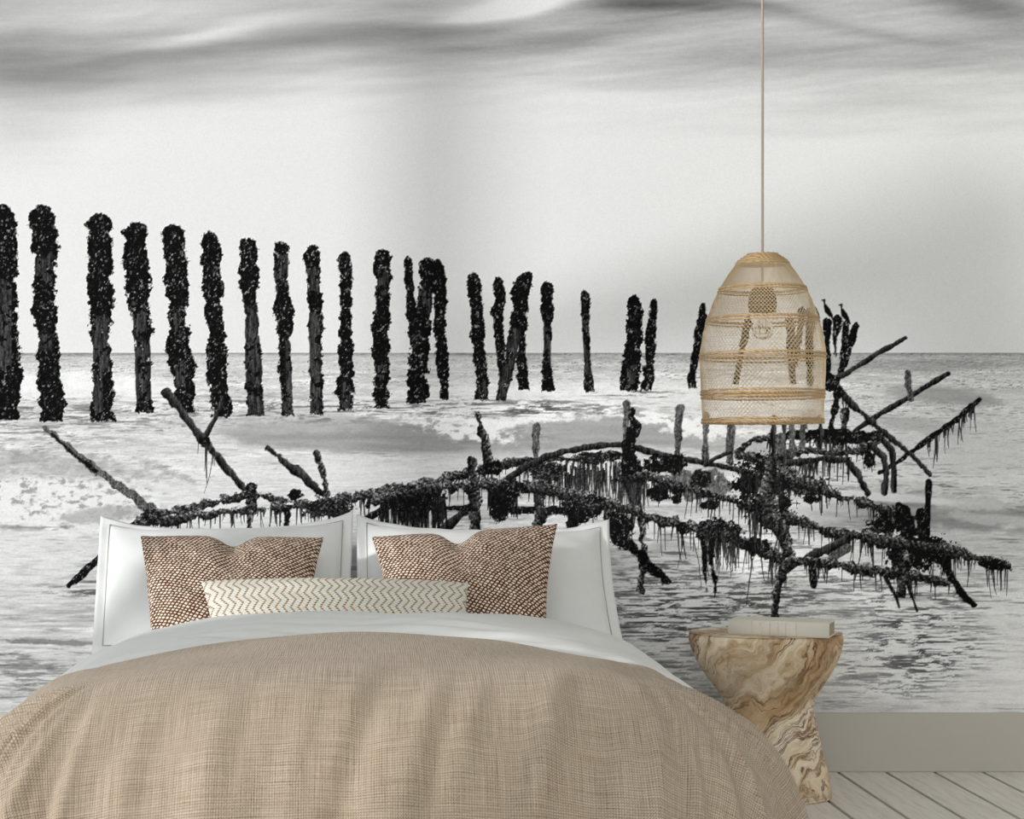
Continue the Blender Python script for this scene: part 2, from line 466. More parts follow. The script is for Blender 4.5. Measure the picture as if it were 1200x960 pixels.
# grey wave faces
swell = 0.60+0.14*(fbm(XX/60, YY/5, 50, 4)-0.5)
patch(regn(430, 512, 170, 20, 2, 0.25, 0.25), swell, 0.9); patch(regn(560, 517, 110, 16, 4, 0.25, 0.25), swell, 0.85)
patch(regn(720, 506, 115, 17, 3, 0.3, 0.3), swell+0.02, 0.85); patch(regn(850, 521, 70, 10, 6, 0.3, 0.3), swell+0.06, 0.7)
patch(regn(330, 495, 120, 12, 0, 0.4, 0.6), 0.74, 0.6)
# breaking crests
crest = 0.97-0.28*ss(0.5, 0.7, fo)
patch(regn(535, 500, 62, 13, 12, 0.3, 0.75, fo), crest, 0.95); patch(regn(600, 487, 62, 12, -6, 0.3, 0.7, fo), crest, 0.9)
patch(regn(660, 484, 60, 8, 0, 0.3, 0.6, fo), crest, 0.8); patch(regn(755, 487, 60, 8, 14, 0.3, 0.7, fo), crest, 0.9)
patch(regn(815, 500, 55, 12, 10, 0.3, 0.7, fo), crest, 0.9); patch(regn(475, 487, 60, 4, 2, 0.3, 0.6, fo), crest, 0.8)
patch(regn(520, 550, 200, 18, -3, 0.5, 0.5), 0.88+0.1*(n2-.5), 0.7)
# surf at the left
surf = 0.90-0.30*ss(0.50, 0.72, fo)
patch(regn(60, 588, 130, 28, 3, 0.2, 0.45, fo2), surf, 0.92); patch(regn(-180, 590, 160, 26, 0, 0.2, 0.45, fo2), surf, 0.9)
patch(regn(120, 603, 45, 9, -6, 0.3, 0.7, fo), 0.60+0.3*(fo-.5), 0.6)
patch(np.exp(-((YY-619+6*(fo2-.5)*2+XX*0.02)/2.2)**2)*ss(175, 120, XX)*ss(0.35, 0.6, fbm(XX/18, YY/9, 47, 3)), 0.40, 0.9)
patch(regn(-20, 665, 150, 48, 0, 0.5, 0.3), 0.86+0.22*(n2-.5), 0.7)
patch(regn(60, 545, 130, 14, 4, 0.4, 0.9, fo), 0.55+0.5*(fo-.5), 0.45)
patch(regn(110, 730, 160, 26, 0, 0.5, 0.6), 0.78+0.5*(n2-.5), 0.55)
patch(regn(70, 753, 60, 3, 2, 0.4, 0.7, fo), 0.42, 0.7); patch(regn(20, 782, 55, 2.5, 1, 0.4, 0.7, fo), 0.45, 0.6)
patch(regn(810, 690, 130, 62, 0, 0.5, 0.5), 0.98-0.5*ss(.52, .75, n2), 0.85); patch(regn(1000, 720, 240, 80, 0, 0.5, 0.5), 0.97-0.35*ss(.52, .75, n2), 0.8); patch(regn(1130, 530, 140, 40, 0, 0.5, 0.5), 0.93-0.25*ss(.52, .75, n2), 0.6)  # right-hand water inked whiter to make up for the shade falling on it
# middle distance right
patch(regn(1110, 465, 60, 10, 6, 0.4, 0.5), 0.62, 0.7); patch(regn(1080, 500, 50, 9, 8, 0.4, 0.6), 0.62, 0.5)
patch(regn(1060, 428, 130, 7, 0, 0.4, 0.6), 0.64+0.4*(n2-.5), 0.7)
patch(regn(1130, 520, 90, 26, 0, 0.5, 0.4), 0.83, 0.45)
patch(regn(1110, 600, 120, 20, 5, 0.3, 0.55), 0.58+0.3*(n1-.5), 0.85); patch(regn(1000, 606, 80, 14, 3, 0.3, 0.55), 0.60+0.3*(n1-.5), 0.75)
patch(regn(1135, 590, 50, 8, 6, 0.3, 0.7), 0.84, 0.8); patch(regn(1180, 610, 60, 6, 6, 0.3, 0.7), 0.82, 0.7)
patch(regn(1040, 583, 90, 5, 4, 0.3, 0.5), 0.92, 0.8); patch(regn(900, 590, 90, 26, 0, 0.4, 0.5), 0.86, 0.6)
# pale lower water, inked whiter to offset shade there, and the broken reflections
patch(regn(1120, 790, 170, 50, 0, 0.6, 0.3), 0.97+0.12*(n2-.5), 0.8)
edge0 = fbm(XX/40, YY/14, 61, 2)
rip = fbm(XX/19+edge0*3, YY/2.0+XX*0.004, 60, 5, 0.62)
def reflection(cx, cy, rx, ry, dark, k):
    m = regn(cx, cy, rx, ry, 0, 0.7, 0.4)*ss(0.45, 0.68, rip)
    patch(m, max(0.12, dark-0.14), k)
reflection(790, 715, 95, 45, 0.35, 0.8); reflection(1085, 745, 55, 45, 0.22, 0.75); reflection(900, 700, 60, 30, 0.42, 0.6)
reflection(1000, 690, 120, 26, 0.45, 0.6); reflection(1040, 770, 110, 45, 0.48, 0.6); reflection(760, 790, 90, 40, 0.5, 0.5)
reflection(240, 480, 320, 14, 0.45, 0.65); reflection(600, 478, 180, 9, 0.45, 0.6); reflection(740, 462, 50, 5, 0.3, 0.6); reflection(60, 500, 120, 18, 0.50, 0.55)
reflection(110, 690, 60, 10, 0.35, 0.7); reflection(640, 480, 40, 8, 0.4, 0.5); reflection(30, 790, 80, 25, 0.5, 0.5)
sea = np.clip(sea+0.05*(fbm(XX/2.2, YY/1.6, 70, 2)-0.5), 0.12, 0.98)
hz = 414+0*XX
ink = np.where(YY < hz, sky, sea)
ids = np.where(YY < hz, 0, 1).astype(np.int32)
id_names = {0: ('printed_sky', None), 1: ('printed_sea', None)}

# --- dark things: mussel-covered posts, beams, weed
edge_n = (fbm(XX/3.0, YY/3.2, 80, 3, 0.65)-0.5)*1.1; edge_big = fbm(XX/9, YY/9, 84, 2)-0.5; fine = fbm(XX/1.7, YY/1.9, 88, 2)-0.5
fl1 = fbm(XX/1.9+edge_big*2, YY/2.4, 120, 3, 0.6); fl2 = fbm(XX/1.6, YY/1.5, 140, 2, 0.6)
shell = 0.030+0.34*ss(0.56, 0.82, fl1)*(0.45+1.1*ss(0.3, 0.7, fbm(XX/7, YY/8, 150, 2)))+0.05*(fine+0.2)
fl3 = fbm(XX/4.5, YY/6, 170, 2)
grain = 0.165+0.36*(fbm(XX/1.5, YY/13, 90, 3, 0.6)-0.5)+0.16*fine
rope = 0.10+0.42*ss(0.46, 0.84, fbm((XX+YY*.5)/2.4, (YY-XX*.3)/1.9, 160, 3, 0.6))+0.14*fine+0.10*(edge_big)
def comp(sl, val, m, idn):
    m = np.clip(m, 0, 1)
    ink[sl] = ink[sl]*(1-m)+val*m
    if idn is not None:
        q = ids[sl]; q[m > 0.5] = idn; ids[sl] = q
def window(x0, y0, x1, y1):
    x0 = int(max(CX0, x0)); y0 = int(max(CY0, y0)); x1 = int(min(CX1, x1)); y1 = int(min(CY1, y1))
    return (slice(y0-CY0, y1-CY0), slice(x0-CX0, x1-CX0))
nid = [1]
def new_id(name, label=None):
    nid[0] += 1; id_names[nid[0]] = (name, label); return nid[0]
def post(rows, bare=(), label=None):
    """rows: (y, x_left, x_right); bare: (y0, y1, x0, x1) stretches of wood without shells"""
    i = new_id('printed_post', label)
    ys = [r[0] for r in rows]; y0, y1 = ys[0], ys[-1]
    sl = window(min(r[1] for r in rows)-12, y0-8, max(r[2] for r in rows)+12, y1+5)
    Y = YY[sl]; X = XX[sl]
    xl = np.interp(Y, ys, [r[1] for r in rows]); xr = np.interp(Y, ys, [r[2] for r in rows])
    bm_ = np.zeros_like(Y)
    for b in bare:
        Yn = Y+edge_big[sl]*26+edge_n[sl]*10
        bm_ = np.maximum(bm_, ss(b[0]-4, b[0]+3, Yn)*ss(b[1]+4, b[1]-3, Yn)*(ss(b[2]-2, b[2], X) if len(b) > 2 else 1)*(ss(b[3]+2, b[3], X) if len(b) > 2 else 1))
    bm_ = bm_*ss(0.66, 0.60, fl3[sl]); rough = 1-0.8*bm_
    cxm = (xl+xr)/2; hwm = (xr-xl)/2
    d = np.abs(X-cxm)-hwm-(edge_n[sl]*5.2+edge_big[sl]*7)*rough*np.clip(hwm/9, 0.45, 1.2)
    topr = np.minimum(hwm, 9)
    dt = (y0+edge_n[sl]*5+2.5*(np.abs(X-cxm)/np.maximum(hwm, 1))**2.5)-Y; db = Y-(y1+edge_n[sl]*5)
    d = np.maximum(d, np.maximum(dt, db))
    wood = grain[sl]+0.03*(Y > 0)
    val = shell[sl]*(1-bm_)+wood*bm_
    side = np.clip((X-cxm)/np.maximum(hwm, 1), -1, 1)
    val = np.clip(val*(1.08-0.30*np.abs(side)**2), 0.012, 0.7)
    comp(sl, val, ss(0.8, -0.8, d), i)
    return i
def stroke(pts, hw, kind='rope', name='printed_beam', label=None, rough=1.0, i=None):
    """pts: px polyline, hw: half widths"""
    if not hasattr(hw, '__len__'): hw = [hw]*len(pts)
    if len(hw) != len(pts): hw = list(np.interp(np.linspace(0, 1, len(pts)), np.linspace(0, 1, len(hw)), hw))
    if i is None and name: i = new_id(name, label)
    m = max(hw)+7
    sl = window(min(p[0] for p in pts)-m, min(p[1] for p in pts)-m, max(p[0] for p in pts)+m, max(p[1] for p in pts)+m)
    X = XX[sl]; Y = YY[sl]; best = np.full(X.shape, 99., np.float32); across = np.zeros_like(best); along = np.zeros_like(best); S0 = 0.0
    for (a, b, wa, wb) in zip(pts[:-1], pts[1:], hw[:-1], hw[1:]):
        dx, dy = b[0]-a[0], b[1]-a[1]; L2 = dx*dx+dy*dy+1e-6
        t = np.clip(((X-a[0])*dx+(Y-a[1])*dy)/L2, 0, 1)
        ex, ey = X-a[0]-t*dx, Y-a[1]-t*dy
        d = np.hypot(ex, ey)-(wa+(wb-wa)*t)
        sgn = (ex*dy-ey*dx)/math.sqrt(L2)/np.maximum(wa+(wb-wa)*t, .5)
        along = np.where(d < best, S0+t*math.sqrt(L2), along); S0 += math.sqrt(L2)
        across = np.where(d < best, sgn if dx >= 0 else -sgn, across); best = np.minimum(best, d)
    d = best-(edge_n[sl]*2.3+edge_big[sl]*7)*rough*np.clip(max(hw)/4.5, 0.15, 1.5)
    if kind == 'rope':
        tw = np.sin((along+across*4.5+edge_big[sl]*14)*0.85)
        val = (0.75*rope[sl]+0.05+0.11*np.clip(tw, -0.6, 1)*(0.4+fl3[sl]))*(1.0+0.6*np.clip(across, -1, 1))+0.06*np.clip(across, 0, 1)
    elif kind == 'wood': val = grain[sl]*0.9+0.12*np.clip(across, -1, 1)
    elif kind == 'pale': val = 0.36+0.9*(grain[sl]-0.2)+0.25*fine[sl]
    elif kind == 'dark': val = shell[sl]*0.8+0.02
    else: val = 0.06+0*X
    comp(sl, np.clip(val, 0.015, 0.8), ss(0.8, -0.8, d), i)
    return i
prs = random.Random(5)
weed = new_id('printed_seaweed', 'printed hanging seaweed strands')
def strand(x, y, L, w=0.9, sway=1.5, tone=0.10):
    pts = [(x, y)]; n = max(3, int(L/6)); dx = prs.uniform(-.6, .6)
    for k in range(n):
        dx += prs.uniform(-.5, .5)*sway*0.9; pts.append((pts[-1][0]+dx*0.8, pts[-1][1]+L/n))
    hw = list(np.linspace(w, w*0.35, n+1))
    m = 3; sl = window(min(p[0] for p in pts)-m, y-2, max(p[0] for p in pts)+m, pts[-1][1]+m)
    X = XX[sl]; Y = YY[sl]
    if X.size == 0: return
    px = np.interp(Y, [p[1] for p in pts], [p[0] for p in pts]); ww = np.interp(Y, [p[1] for p in pts], hw)
    d = np.abs(X-px)-ww
    m_ = ss(0.6, -0.6, d)*(Y >= y)*(Y <= pts[-1][1])
    comp(sl, tone+0.25*np.clip(fine[sl], -0.2, .5), m_*0.92, weed)
def fringe(pts, n, lmin, lmax, w=(0.6, 1.4), tone=(0.04, 0.2)):
    seg = [math.dist(a, b) for a, b in zip(pts[:-1], pts[1:])]; tot = sum(seg)
    cl = [prs.random() for _ in range(max(2, n//4))]
    for _ in range(n):
        t = (prs.choice(cl)+prs.gauss(0, 0.02) if prs.random() < .6 else prs.random())*tot
        t = min(max(t, 0), tot-1e-3)
        for a, b, s_ in zip(pts[:-1], pts[1:], seg):
            if t <= s_: break
            t -= s_
        f = t/max(s_, 1e-6)
        strand(a[0]+(b[0]-a[0])*f, a[1]+(b[1]-a[1])*f, lmin+(lmax-lmin)*prs.random()**2, prs.uniform(*w), 1.5, prs.uniform(*tone))
def mass(cx, cy, rx, ry, kind='rope', ang=0, rag=0.6):
    m = max(rx, ry)*1.7; sl = window(cx-m, cy-m, cx+m, cy+m)
    c, s = math.cos(math.radians(ang)), math.sin(math.radians(ang)); dx, dy = XX[sl]-cx, YY[sl]-cy
    r = np.sqrt(((dx*c+dy*s)/rx)**2+((-dx*s+dy*c)/ry)**2)+rag*edge_n[sl]*1.2+1.0*edge_big[sl]
    val = {'rope': rope[sl]*0.8, 'dark': shell[sl]*0.8+0.02, 'net': 0.40+0.35*(fbm(XX[sl]/2, YY[sl]/9, 95, 3)-0.5)+0.3*fine[sl], 'clump': shell[sl]+0.05}[kind]
    comp(sl, np.clip(val, 0.015, .8), ss(1.12, 0.9, r), weed)

# the row of posts, left to right
for dx in (-700, -610, -540, -455, -370, -300, -215, -150, -85):
    post([(226+dx*-0.02, dx-10, dx+8), (260, dx-14, dx+14), (350, dx-10, dx+13), (420, dx-9, dx+13), (497, dx-12, dx+16)], [(330, 440, dx-6, dx+8)])
post([(239, -8, 8), (250, -12, 17), (290, -12, 18), (335, -11, 20), (380, -10, 21), (440, -6, 24), (460, -5, 25), (492, -4, 22)], [(335, 435, -9, 12)], 'printed post cut by left edge of frame')
post([(240, 42, 56), (250, 36, 62), (290, 35, 68), (300, 40, 66), (330, 39, 65), (370, 37, 67), (400, 44, 66), (430, 43, 71), (468, 45, 73), (474, 46, 79), (480, 46, 73), (494, 46, 73)], [(298, 326, 41, 60), (388, 412, 47, 60)])
post([(250, 109, 124), (262, 101, 131), (290, 102, 131), (330, 101, 131), (350, 104, 134), (370, 103, 130), (400, 106, 128), (440, 109, 131), (470, 108, 132), (482, 106, 133), (494, 105, 137)], [(376, 436, 109, 127), (436, 480, 109, 119)])
post([(260, 150, 168), (272, 142, 172), (282, 147, 172), (300, 145, 172), (320, 146, 175), (340, 146, 177), (352, 151, 174), (370, 155, 178), (395, 156, 179), (402, 157, 176), (470, 159, 177), (484, 160, 180)], [(358, 470, 155, 170), (400, 468, 155, 180)])
post([(263, 195, 210), (272, 188, 215), (300, 191, 218), (340, 194, 220), (370, 198, 217), (390, 199, 222), (410, 194, 223), (430, 199, 229), (450, 204, 226), (484, 204, 230)], [(372, 392, 204, 213), (430, 450, 206, 216)])
post([(272, 238, 252), (285, 234, 257), (300, 236, 258), (330, 235, 260), (350, 238, 260), (380, 242, 263), (410, 243, 265), (440, 243, 265), (460, 246, 268), (489, 248, 272)])
post([(279, 281, 297), (290, 280, 301), (320, 279, 302), (335, 278, 303), (345, 283, 301), (362, 286, 302), (400, 287, 304), (430, 287, 307), (460, 288, 307), (487, 289, 310)], [(366, 452, 286, 309), (466, 487, 286, 309)])
post([(283, 320, 336), (295, 319, 337), (335, 322, 337), (345, 322, 340), (370, 320, 344), (385, 322, 343), (395, 325, 340), (420, 326, 341), (487, 330, 343)], [(300, 334, 322, 337), (395, 487, 335, 344), (460, 487, 330, 344)])
post([(287, 361, 373), (300, 356, 375), (310, 357, 374), (322, 360, 373), (350, 358, 377), (370, 362, 377), (385, 360, 378), (400, 362, 377), (450, 363, 378), (486, 363, 378)], [(316, 340, 360, 373), (366, 486, 362, 374)])
post([(295, 399, 408), (305, 396, 411), (330, 397, 413), (345, 397, 412), (360, 397, 411), (385, 397, 413), (410, 396, 413), (430, 398, 413), (445, 396, 415), (460, 393, 415), (470, 398, 412), (481, 397, 413)], [(455, 478, 401, 409)])
post([(292, 441, 455), (300, 438, 458), (315, 438, 458), (325, 440, 457), (340, 440, 455), (360, 438, 457), (378, 436, 458), (390, 436, 455), (415, 434, 456), (437, 440, 457), (448, 436, 454), (478, 439, 456)], [(322, 338, 443, 454), (424, 440, 442, 452)])
post([(301, 474, 481), (310, 473, 483), (340, 475, 485), (365, 474, 487), (378, 478, 492), (400, 480, 498)])
post([(304, 509, 516), (315, 507, 521), (335, 508, 522), (370, 508, 523), (395, 509, 523), (430, 511, 525), (440, 513, 527), (455, 515, 525), (468, 514, 525)])
post([(302, 494, 507), (312, 491, 512), (340, 490, 506), (365, 488, 505), (390, 481, 502), (430, 480, 500), (455, 478, 500), (473, 477, 500)], [(340, 362, 491, 503), (388, 400, 482, 492)])
post([(320, 548, 561), (335, 547, 563), (350, 549, 565), (370, 551, 566), (390, 552, 568), (420, 554, 569), (440, 556, 571), (469, 557, 573)], [(448, 468, 560, 568)])
post([(324, 579, 587), (335, 577, 590), (350, 580, 591), (365, 575, 590), (375, 578, 590), (395, 578, 591), (410, 581, 592), (430, 583, 592), (452, 583, 593)])
post([(318, 613, 623), (327, 603, 623), (340, 599, 621), (360, 600, 618), (375, 598, 618), (390, 602, 616), (405, 606, 617), (420, 605, 616), (440, 606, 619), (457, 608, 621)])
post([(374, 596, 612), (392, 594, 611), (415, 592, 605), (440, 586, 600), (470, 580, 591)], [(388, 470)])
post([(330, 636, 646), (340, 633, 648), (355, 634, 648), (370, 634, 647), (380, 636, 646), (405, 637, 645), (430, 635, 645), (445, 634, 649), (459, 634, 649)], [(384, 430, 636, 646)])
post([(341, 680, 689), (352, 679, 692), (365, 679, 691), (385, 682, 690), (430, 684, 692), (447, 685, 695), (459, 685, 696)], [(370, 440, 681, 693)])
post([(346, 738, 747), (355, 734, 751), (375, 733, 753), (400, 732, 752), (430, 730, 751), (445, 727, 748), (458, 727, 746)], [(425, 450, 735, 743)])
post([(350, 762, 769), (360, 761, 770), (380, 758, 769), (400, 755, 768), (425, 755, 767), (445, 753, 765), (458, 750, 762)])
post([(355, 821, 827), (370, 817, 828), (390, 813, 825), (410, 811, 820), (430, 808, 817), (445, 805, 814), (454, 805, 817)])
post([(370, 872, 879), (385, 870, 879), (410, 866, 873), (430, 862, 869), (451, 857, 865)])
post([(371, 919, 930), (390, 921, 931), (420, 923, 931), (451, 924, 933)]); post([(360, 935, 944), (380, 934, 941), (405, 931, 938), (430, 928, 935)])
post([(360, 945, 954), (380, 945, 955), (410, 943, 952), (440, 945, 952), (452, 946, 952)])
post([(372, 965, 973), (378, 963, 975), (395, 965, 973), (440, 965, 972), (452, 965, 973)])
post([(369, 977, 984), (376, 974, 987), (385, 975, 986), (395, 975, 980), (416, 977, 980)])
post([(376, 987, 994), (395, 986, 993), (415, 984, 991), (438, 982, 989)]); post([(377, 1001, 1005), (383, 998, 1007), (395, 994, 1003), (410, 990, 998), (430, 984, 992)])
# birds on the far posts
def bird(x, y, s=1.0, label=None):
    i = new_id('printed_cormorant', label)
    stroke([(x-4*s, y-12*s), (x-1.2*s, y-12.2*s)], [0.6, 1.1], 'flat', i=i, rough=0)
    stroke([(x-1.2*s, y-12.2*s), (x-1.0*s, y-8*s), (x+0.5*s, y-5*s)], [1.4, 0.9, 1.6], 'flat', i=i, rough=0)
    stroke([(x+0.2*s, y-5*s), (x+2.5*s, y), (x+6*s, y+5*s)], [2.2, 3.6, 2.4], 'flat', i=i, rough=0.1)
    stroke([(x+6*s, y+4*s), (x+9.5*s, y+11*s)], [1.8, 0.9], 'flat', i=i, rough=0)
bird(966.5, 364, 1.0, 'printed cormorant nearest the lamp'); bird(986.5, 369, 0.95, 'printed cormorant on the right post'); bird(951, 363, 0.9)

# far tangle on the right
stroke([(1000, 506), (1019, 492), (1064, 466), (1086, 452), (1110, 438)], 3.0, 'wood', rough=.6)
stroke([(1062, 437), (1064, 452), (1067, 468)], 3.2, 'pale')
stroke([(968, 449), (991, 438), (1024, 417), (1061, 396)], [4, 3.2, 3, 2.6], 'wood', rough=.5)
stroke([(1030, 555), (1052, 541), (1086, 516), (1120, 492), (1147, 468)], [2, 2.8, 3.4, 3.2, 2.2], 'dark', rough=.7)
fringe([(1086, 518), (1120, 494), (1142, 474)], 34, 8, 34); fringe([(1086, 518), (1100, 508)], 4, 30, 48)
stroke([(978, 452), (985, 461), (1019, 493), (1052, 521), (1069, 535), (1089, 557)], [5, 4, 3.6, 3.2, 3, 2], 'wood', rough=.7)
mass(974, 448, 9, 10, 'dark'); stroke([(982, 459), (978, 478), (972, 505)], [5, 4, 3.5], 'dark'); stroke([(989, 483), (988, 500)], 4, 'rope')
fringe([(984, 462), (994, 470)], 4, 8, 16)
stroke([(905, 514), (930, 511), (966, 511), (989, 511), (1020, 513)], [5, 6, 9, 9, 8], 'dark'); fringe([(900, 516), (1035, 515)], 60, 8, 40)
stroke([(862, 530), (880, 516), (906, 514)], 4, 'rope'); stroke([(862, 534), (898, 538), (937, 529), (976, 530), (1002, 529), (1028, 517)], [5, 5, 6, 5, 5, 5], 'rope', rough=1.2)
mass(1028, 512, 8, 7, 'rope')
stroke([(911, 545), (966, 537), (992, 540), (1002, 553), (1017, 578)], [4, 4, 4, 4.5, 4], 'wood', rough=.8)
stroke([(1020, 522), (1035, 536), (1038, 553), (1036, 577)], 3.8, 'wood', rough=.6); stroke([(1031, 513), (1045, 528), (1047, 550), (1046, 575)], 3.6, 'wood', rough=.6)
fringe([(930, 545), (1030, 530)], 46, 8, 34); mass(1016, 540, 7, 12, 'dark')
for x_, a, b, w in ((906, 490, 542, 3), (918, 497, 540, 2.6), (928, 494, 532, 3.4), (940, 492, 522, 3.6), (961, 490, 524, 3), (915, 510, 530, 5)): stroke([(x_, a), (x_, b)], w, 'pale' if w > 3 else 'wood', 'printed_stake')
for pts, w in (([(796, 478), (794, 505), (793, 532)], 4.3), ([(827, 486), (826, 512), (826, 540)], 4), ([(856, 498), (855, 542)], 5), ([(628, 500), (627, 515), (628, 545)], 4), ([(734, 473), (733, 500), (732, 520)], 4)):
    stroke(pts, w, 'pale', 'printed_stake', rough=.7)
# left beams
stroke([(53, 503), (85, 530), (115, 552), (140, 570), (165, 588), (182, 603)], [3, 4, 4.5, 5.5, 5.5, 6], 'pale', rough=.8)
stroke([(60, 509), (85, 532), (112, 552)], [1.6, 2, 2], 'dark', name=None, i=nid[0])
stroke([(80, 686), (92, 676), (115, 655), (150, 622), (178, 605)], [3, 5, 4.5, 5, 5.5], 'dark', rough=.5)
stroke([(262, 467), (252, 490), (240, 512)], [3.4, 3, 2.8], 'wood', rough=.4)
stroke([(194, 460), (215, 487), (238, 517), (252, 532), (270, 555), (290, 577)], [5, 4.5, 5, 4.5, 3.8, 3.4], 'wood', rough=.7)
mass(240, 517, 7, 7, 'dark'); fringe([(230, 512), (256, 530)], 9, 18, 60, (0.4, 0.8)); stroke([(313, 525), (343, 550), (380, 580)], [3.5, 5, 3.5], 'wood', rough=.9)
stroke([(372, 531), (378, 555), (383, 582)], [3.6, 4, 4], 'rope')
ru = [(165, 612), (185, 604), (220, 597), (250, 590), (291, 579), (305, 581), (335, 588), (360, 592)]
rl = [(170, 612), (220, 607), (262, 600), (303, 597), (335, 594), (374, 590), (407, 585), (440, 580)]
fringe(rl, 90, 6, 34); stroke(ru, [5, 6, 5.5, 5, 5, 4.5, 4, 3], 'rope', rough=1.1); stroke(rl, [6, 5, 5, 5, 5, 6, 6, 6], 'rope', rough=1.2)
mass(385, 598, 26, 10, 'rope'); mass(178, 604, 14, 10, 'rope'); mass(294, 582, 6, 18, 'rope'); fringe([(355, 600), (410, 596)], 40, 6, 26)
mass(345, 580, 8, 6, 'dark'); stroke([(292, 600), (293, 632)], [4, 1.2], 'rope', name=None, i=weed); stroke([(335, 600), (334, 626)], [5, 1.5], 'dark', name=None, i=weed)
# centre
stroke([(430, 608), (451, 595), (470, 585)], 4, 'dark', rough=.4); stroke([(514, 627), (530, 612), (549, 596)], [5.5, 5, 4.5], 'wood', rough=.6)
stroke([(462, 597), (516, 596), (549, 595)], 3.2, 'dark', rough=.8); stroke([(591, 598), (625, 598), (672, 599), (700, 600)], [4, 4.5, 4, 4], 'dark', rough=.8)
for k in range(150): strand(prs.uniform(446, 521), prs.uniform(574, 592), prs.uniform(20, 52), prs.uniform(0.8, 2.0), 1, prs.uniform(0.03, 0.16))
for k in range(60): strand(prs.uniform(572, 608), prs.uniform(566, 580), prs.uniform(10, 34), prs.uniform(0.8, 1.8), 1, prs.uniform(0.03, 0.16))
for k in range(150): strand(prs.uniform(628, 732), prs.uniform(540, 560), prs.uniform(14, 52), prs.uniform(0.5, 1.2), 1, prs.uniform(0.05, 0.28))
mass(480, 585, 36, 12, 'dark'); mass(597, 575, 18, 14, 'dark'); mass(585, 590, 9, 22, 'dark')
mt = [(420, 583), (441, 578), (462, 573), (503, 567), (537, 557), (555, 553), (582, 547), (607, 540), (628, 537), (660, 537), (700, 543)]
fringe(mt, 120, 8, 40); stroke(mt, [6, 6, 6, 5, 6, 5, 6, 5, 4, 3.4, 3], 'rope', rough=1.1)
m2 = [(430, 590), (462, 580), (493, 574), (524, 571), (566, 570), (597, 565), (618, 570), (646, 573), (672, 581), (703, 588), (737, 597), (760, 606), (786, 613), (807, 618), (836, 624), (859, 631), (880, 639), (898, 647), (922, 655)]
stroke(m2[:6], [5, 6, 7, 6, 5, 6], 'rope', rough=1.3)
stroke([(553, 540), (556, 570), (557, 600), (556, 628)], [4.5, 6, 7, 8], 'rope', rough=.8); stroke([(560, 487), (566, 512), (571, 530), (573, 548)], [3.6, 4.4, 5, 6], 'rope', rough=.8); mass(575, 548, 12, 9, 'dark')
stroke([(630, 543), (632, 570), (633, 598), (628, 622)], [7, 8, 7, 4.5], 'rope', rough=.9); mass(640, 553, 20, 12, 'rope')
stroke([(596, 560), (615, 548), (640, 535), (659, 530), (693, 523), (724, 521), (750, 526), (776, 534), (802, 538), (828, 543), (850, 547), (872, 553), (900, 558)], [4, 4, 4, 3.6, 3.4, 3.6, 4.2, 3.6, 3.4, 3.2, 3.2, 3.2, 3.2], 'wood', rough=.5)
mass(700, 535, 26, 7, 'rope'); mass(680, 595, 22, 16, 'dark', rag=.9); mass(670, 610, 6, 14, 'dark'); stroke([(672, 590), (672, 622)], [6, 4], 'dark', name=None, i=weed)
stroke([(733, 520), (738, 545), (742, 575), (750, 606), (753, 642), (753, 665), (751, 690)], [7, 11, 9, 4.5, 4, 4, 4], 'rope', 'printed_stake'); stroke([(741, 482), (743, 500), (738, 520), (736, 560)], [3.5, 7, 7, 10], 'dark', rough=1.2)
mass(742, 560, 14, 20, 'dark')
for k in range(60): strand(prs.uniform(724, 760), prs.uniform(560, 575), prs.uniform(10, 34), prs.uniform(0.5, 1.1), 1, prs.uniform(0.1, 0.3))
# nets and ropes right of the centre
mass(815, 566, 42, 18, 'net', 4, 0.35); mass(902, 560, 32, 20, 'net', 0, 0.4)
mass(780, 545, 26, 11, 'dark'); mass(772, 578, 15, 9, 'dark'); mass(792, 577, 8, 11, 'dark'); mass(830, 592, 11, 5, 'dark'); mass(820, 560, 12, 12, 'rope')
rb = [(719, 562), (755, 556), (776, 564), (802, 572), (828, 578), (854, 586), (876, 593)]
fringe(rb, 70, 8, 36); stroke(rb, [5, 5, 5.5, 5.5, 5, 5, 5], 'rope', rough=1.2)
stroke([(826, 545), (838, 537), (855, 530)], 2.5, 'wood', rough=.5)
rd = [(905, 556), (937, 564), (966, 576), (987, 583), (1013, 589), (1039, 598), (1055, 603)]
fringe(rd, 60, 6, 32); mass(945, 570, 26, 12, 'rope'); mass(950, 585, 10, 5, 'dark'); stroke(rd, [7, 7, 6, 5, 5, 5, 6], 'rope', rough=1.0)
fringe(m2[6:], 150, 8, 44); stroke(m2[6:], [7, 7, 7, 7.5, 6, 5.5, 6, 6.5, 6, 7, 7, 6, 6], 'rope', rough=1.2)
mass(690, 590, 20, 9, 'rope'); mass(843, 622, 24, 13, 'rope', 0, .9); mass(888, 640, 16, 10, 'dark'); mass(800, 620, 7, 7, 'dark')
for k in range(46): strand(prs.uniform(826, 866), prs.uniform(618, 640), prs.uniform(12, 44), prs.uniform(0.5, 1.3), 1.5, prs.uniform(0.05, .2))
stroke([(823, 630), (824, 660), (828, 694)], [3, 2, 1], 'dark', name=None, i=weed); stroke([(834, 632), (833, 660), (838, 680), (837, 700)], [3, 2.4, 2.6, 1], 'dark', name=None, i=weed)
strand(881, 655, 55, .9, 2); strand(812, 628, 60, .6, 2); strand(800, 626, 40, .5, 2)
stroke([(716, 606), (724, 632), (742, 642), (763, 666), (781, 681)], [9, 8, 6, 6.5, 5.5], 'dark', rough=.8); mass(727, 622, 13, 18, 'dark')
mass(890, 566, 30, 28, 'dark', 0, 1.3); mass(900, 590, 24, 26, 'dark', 0, 1.1); fringe([(865, 555), (925, 560)], 60, 15, 60)
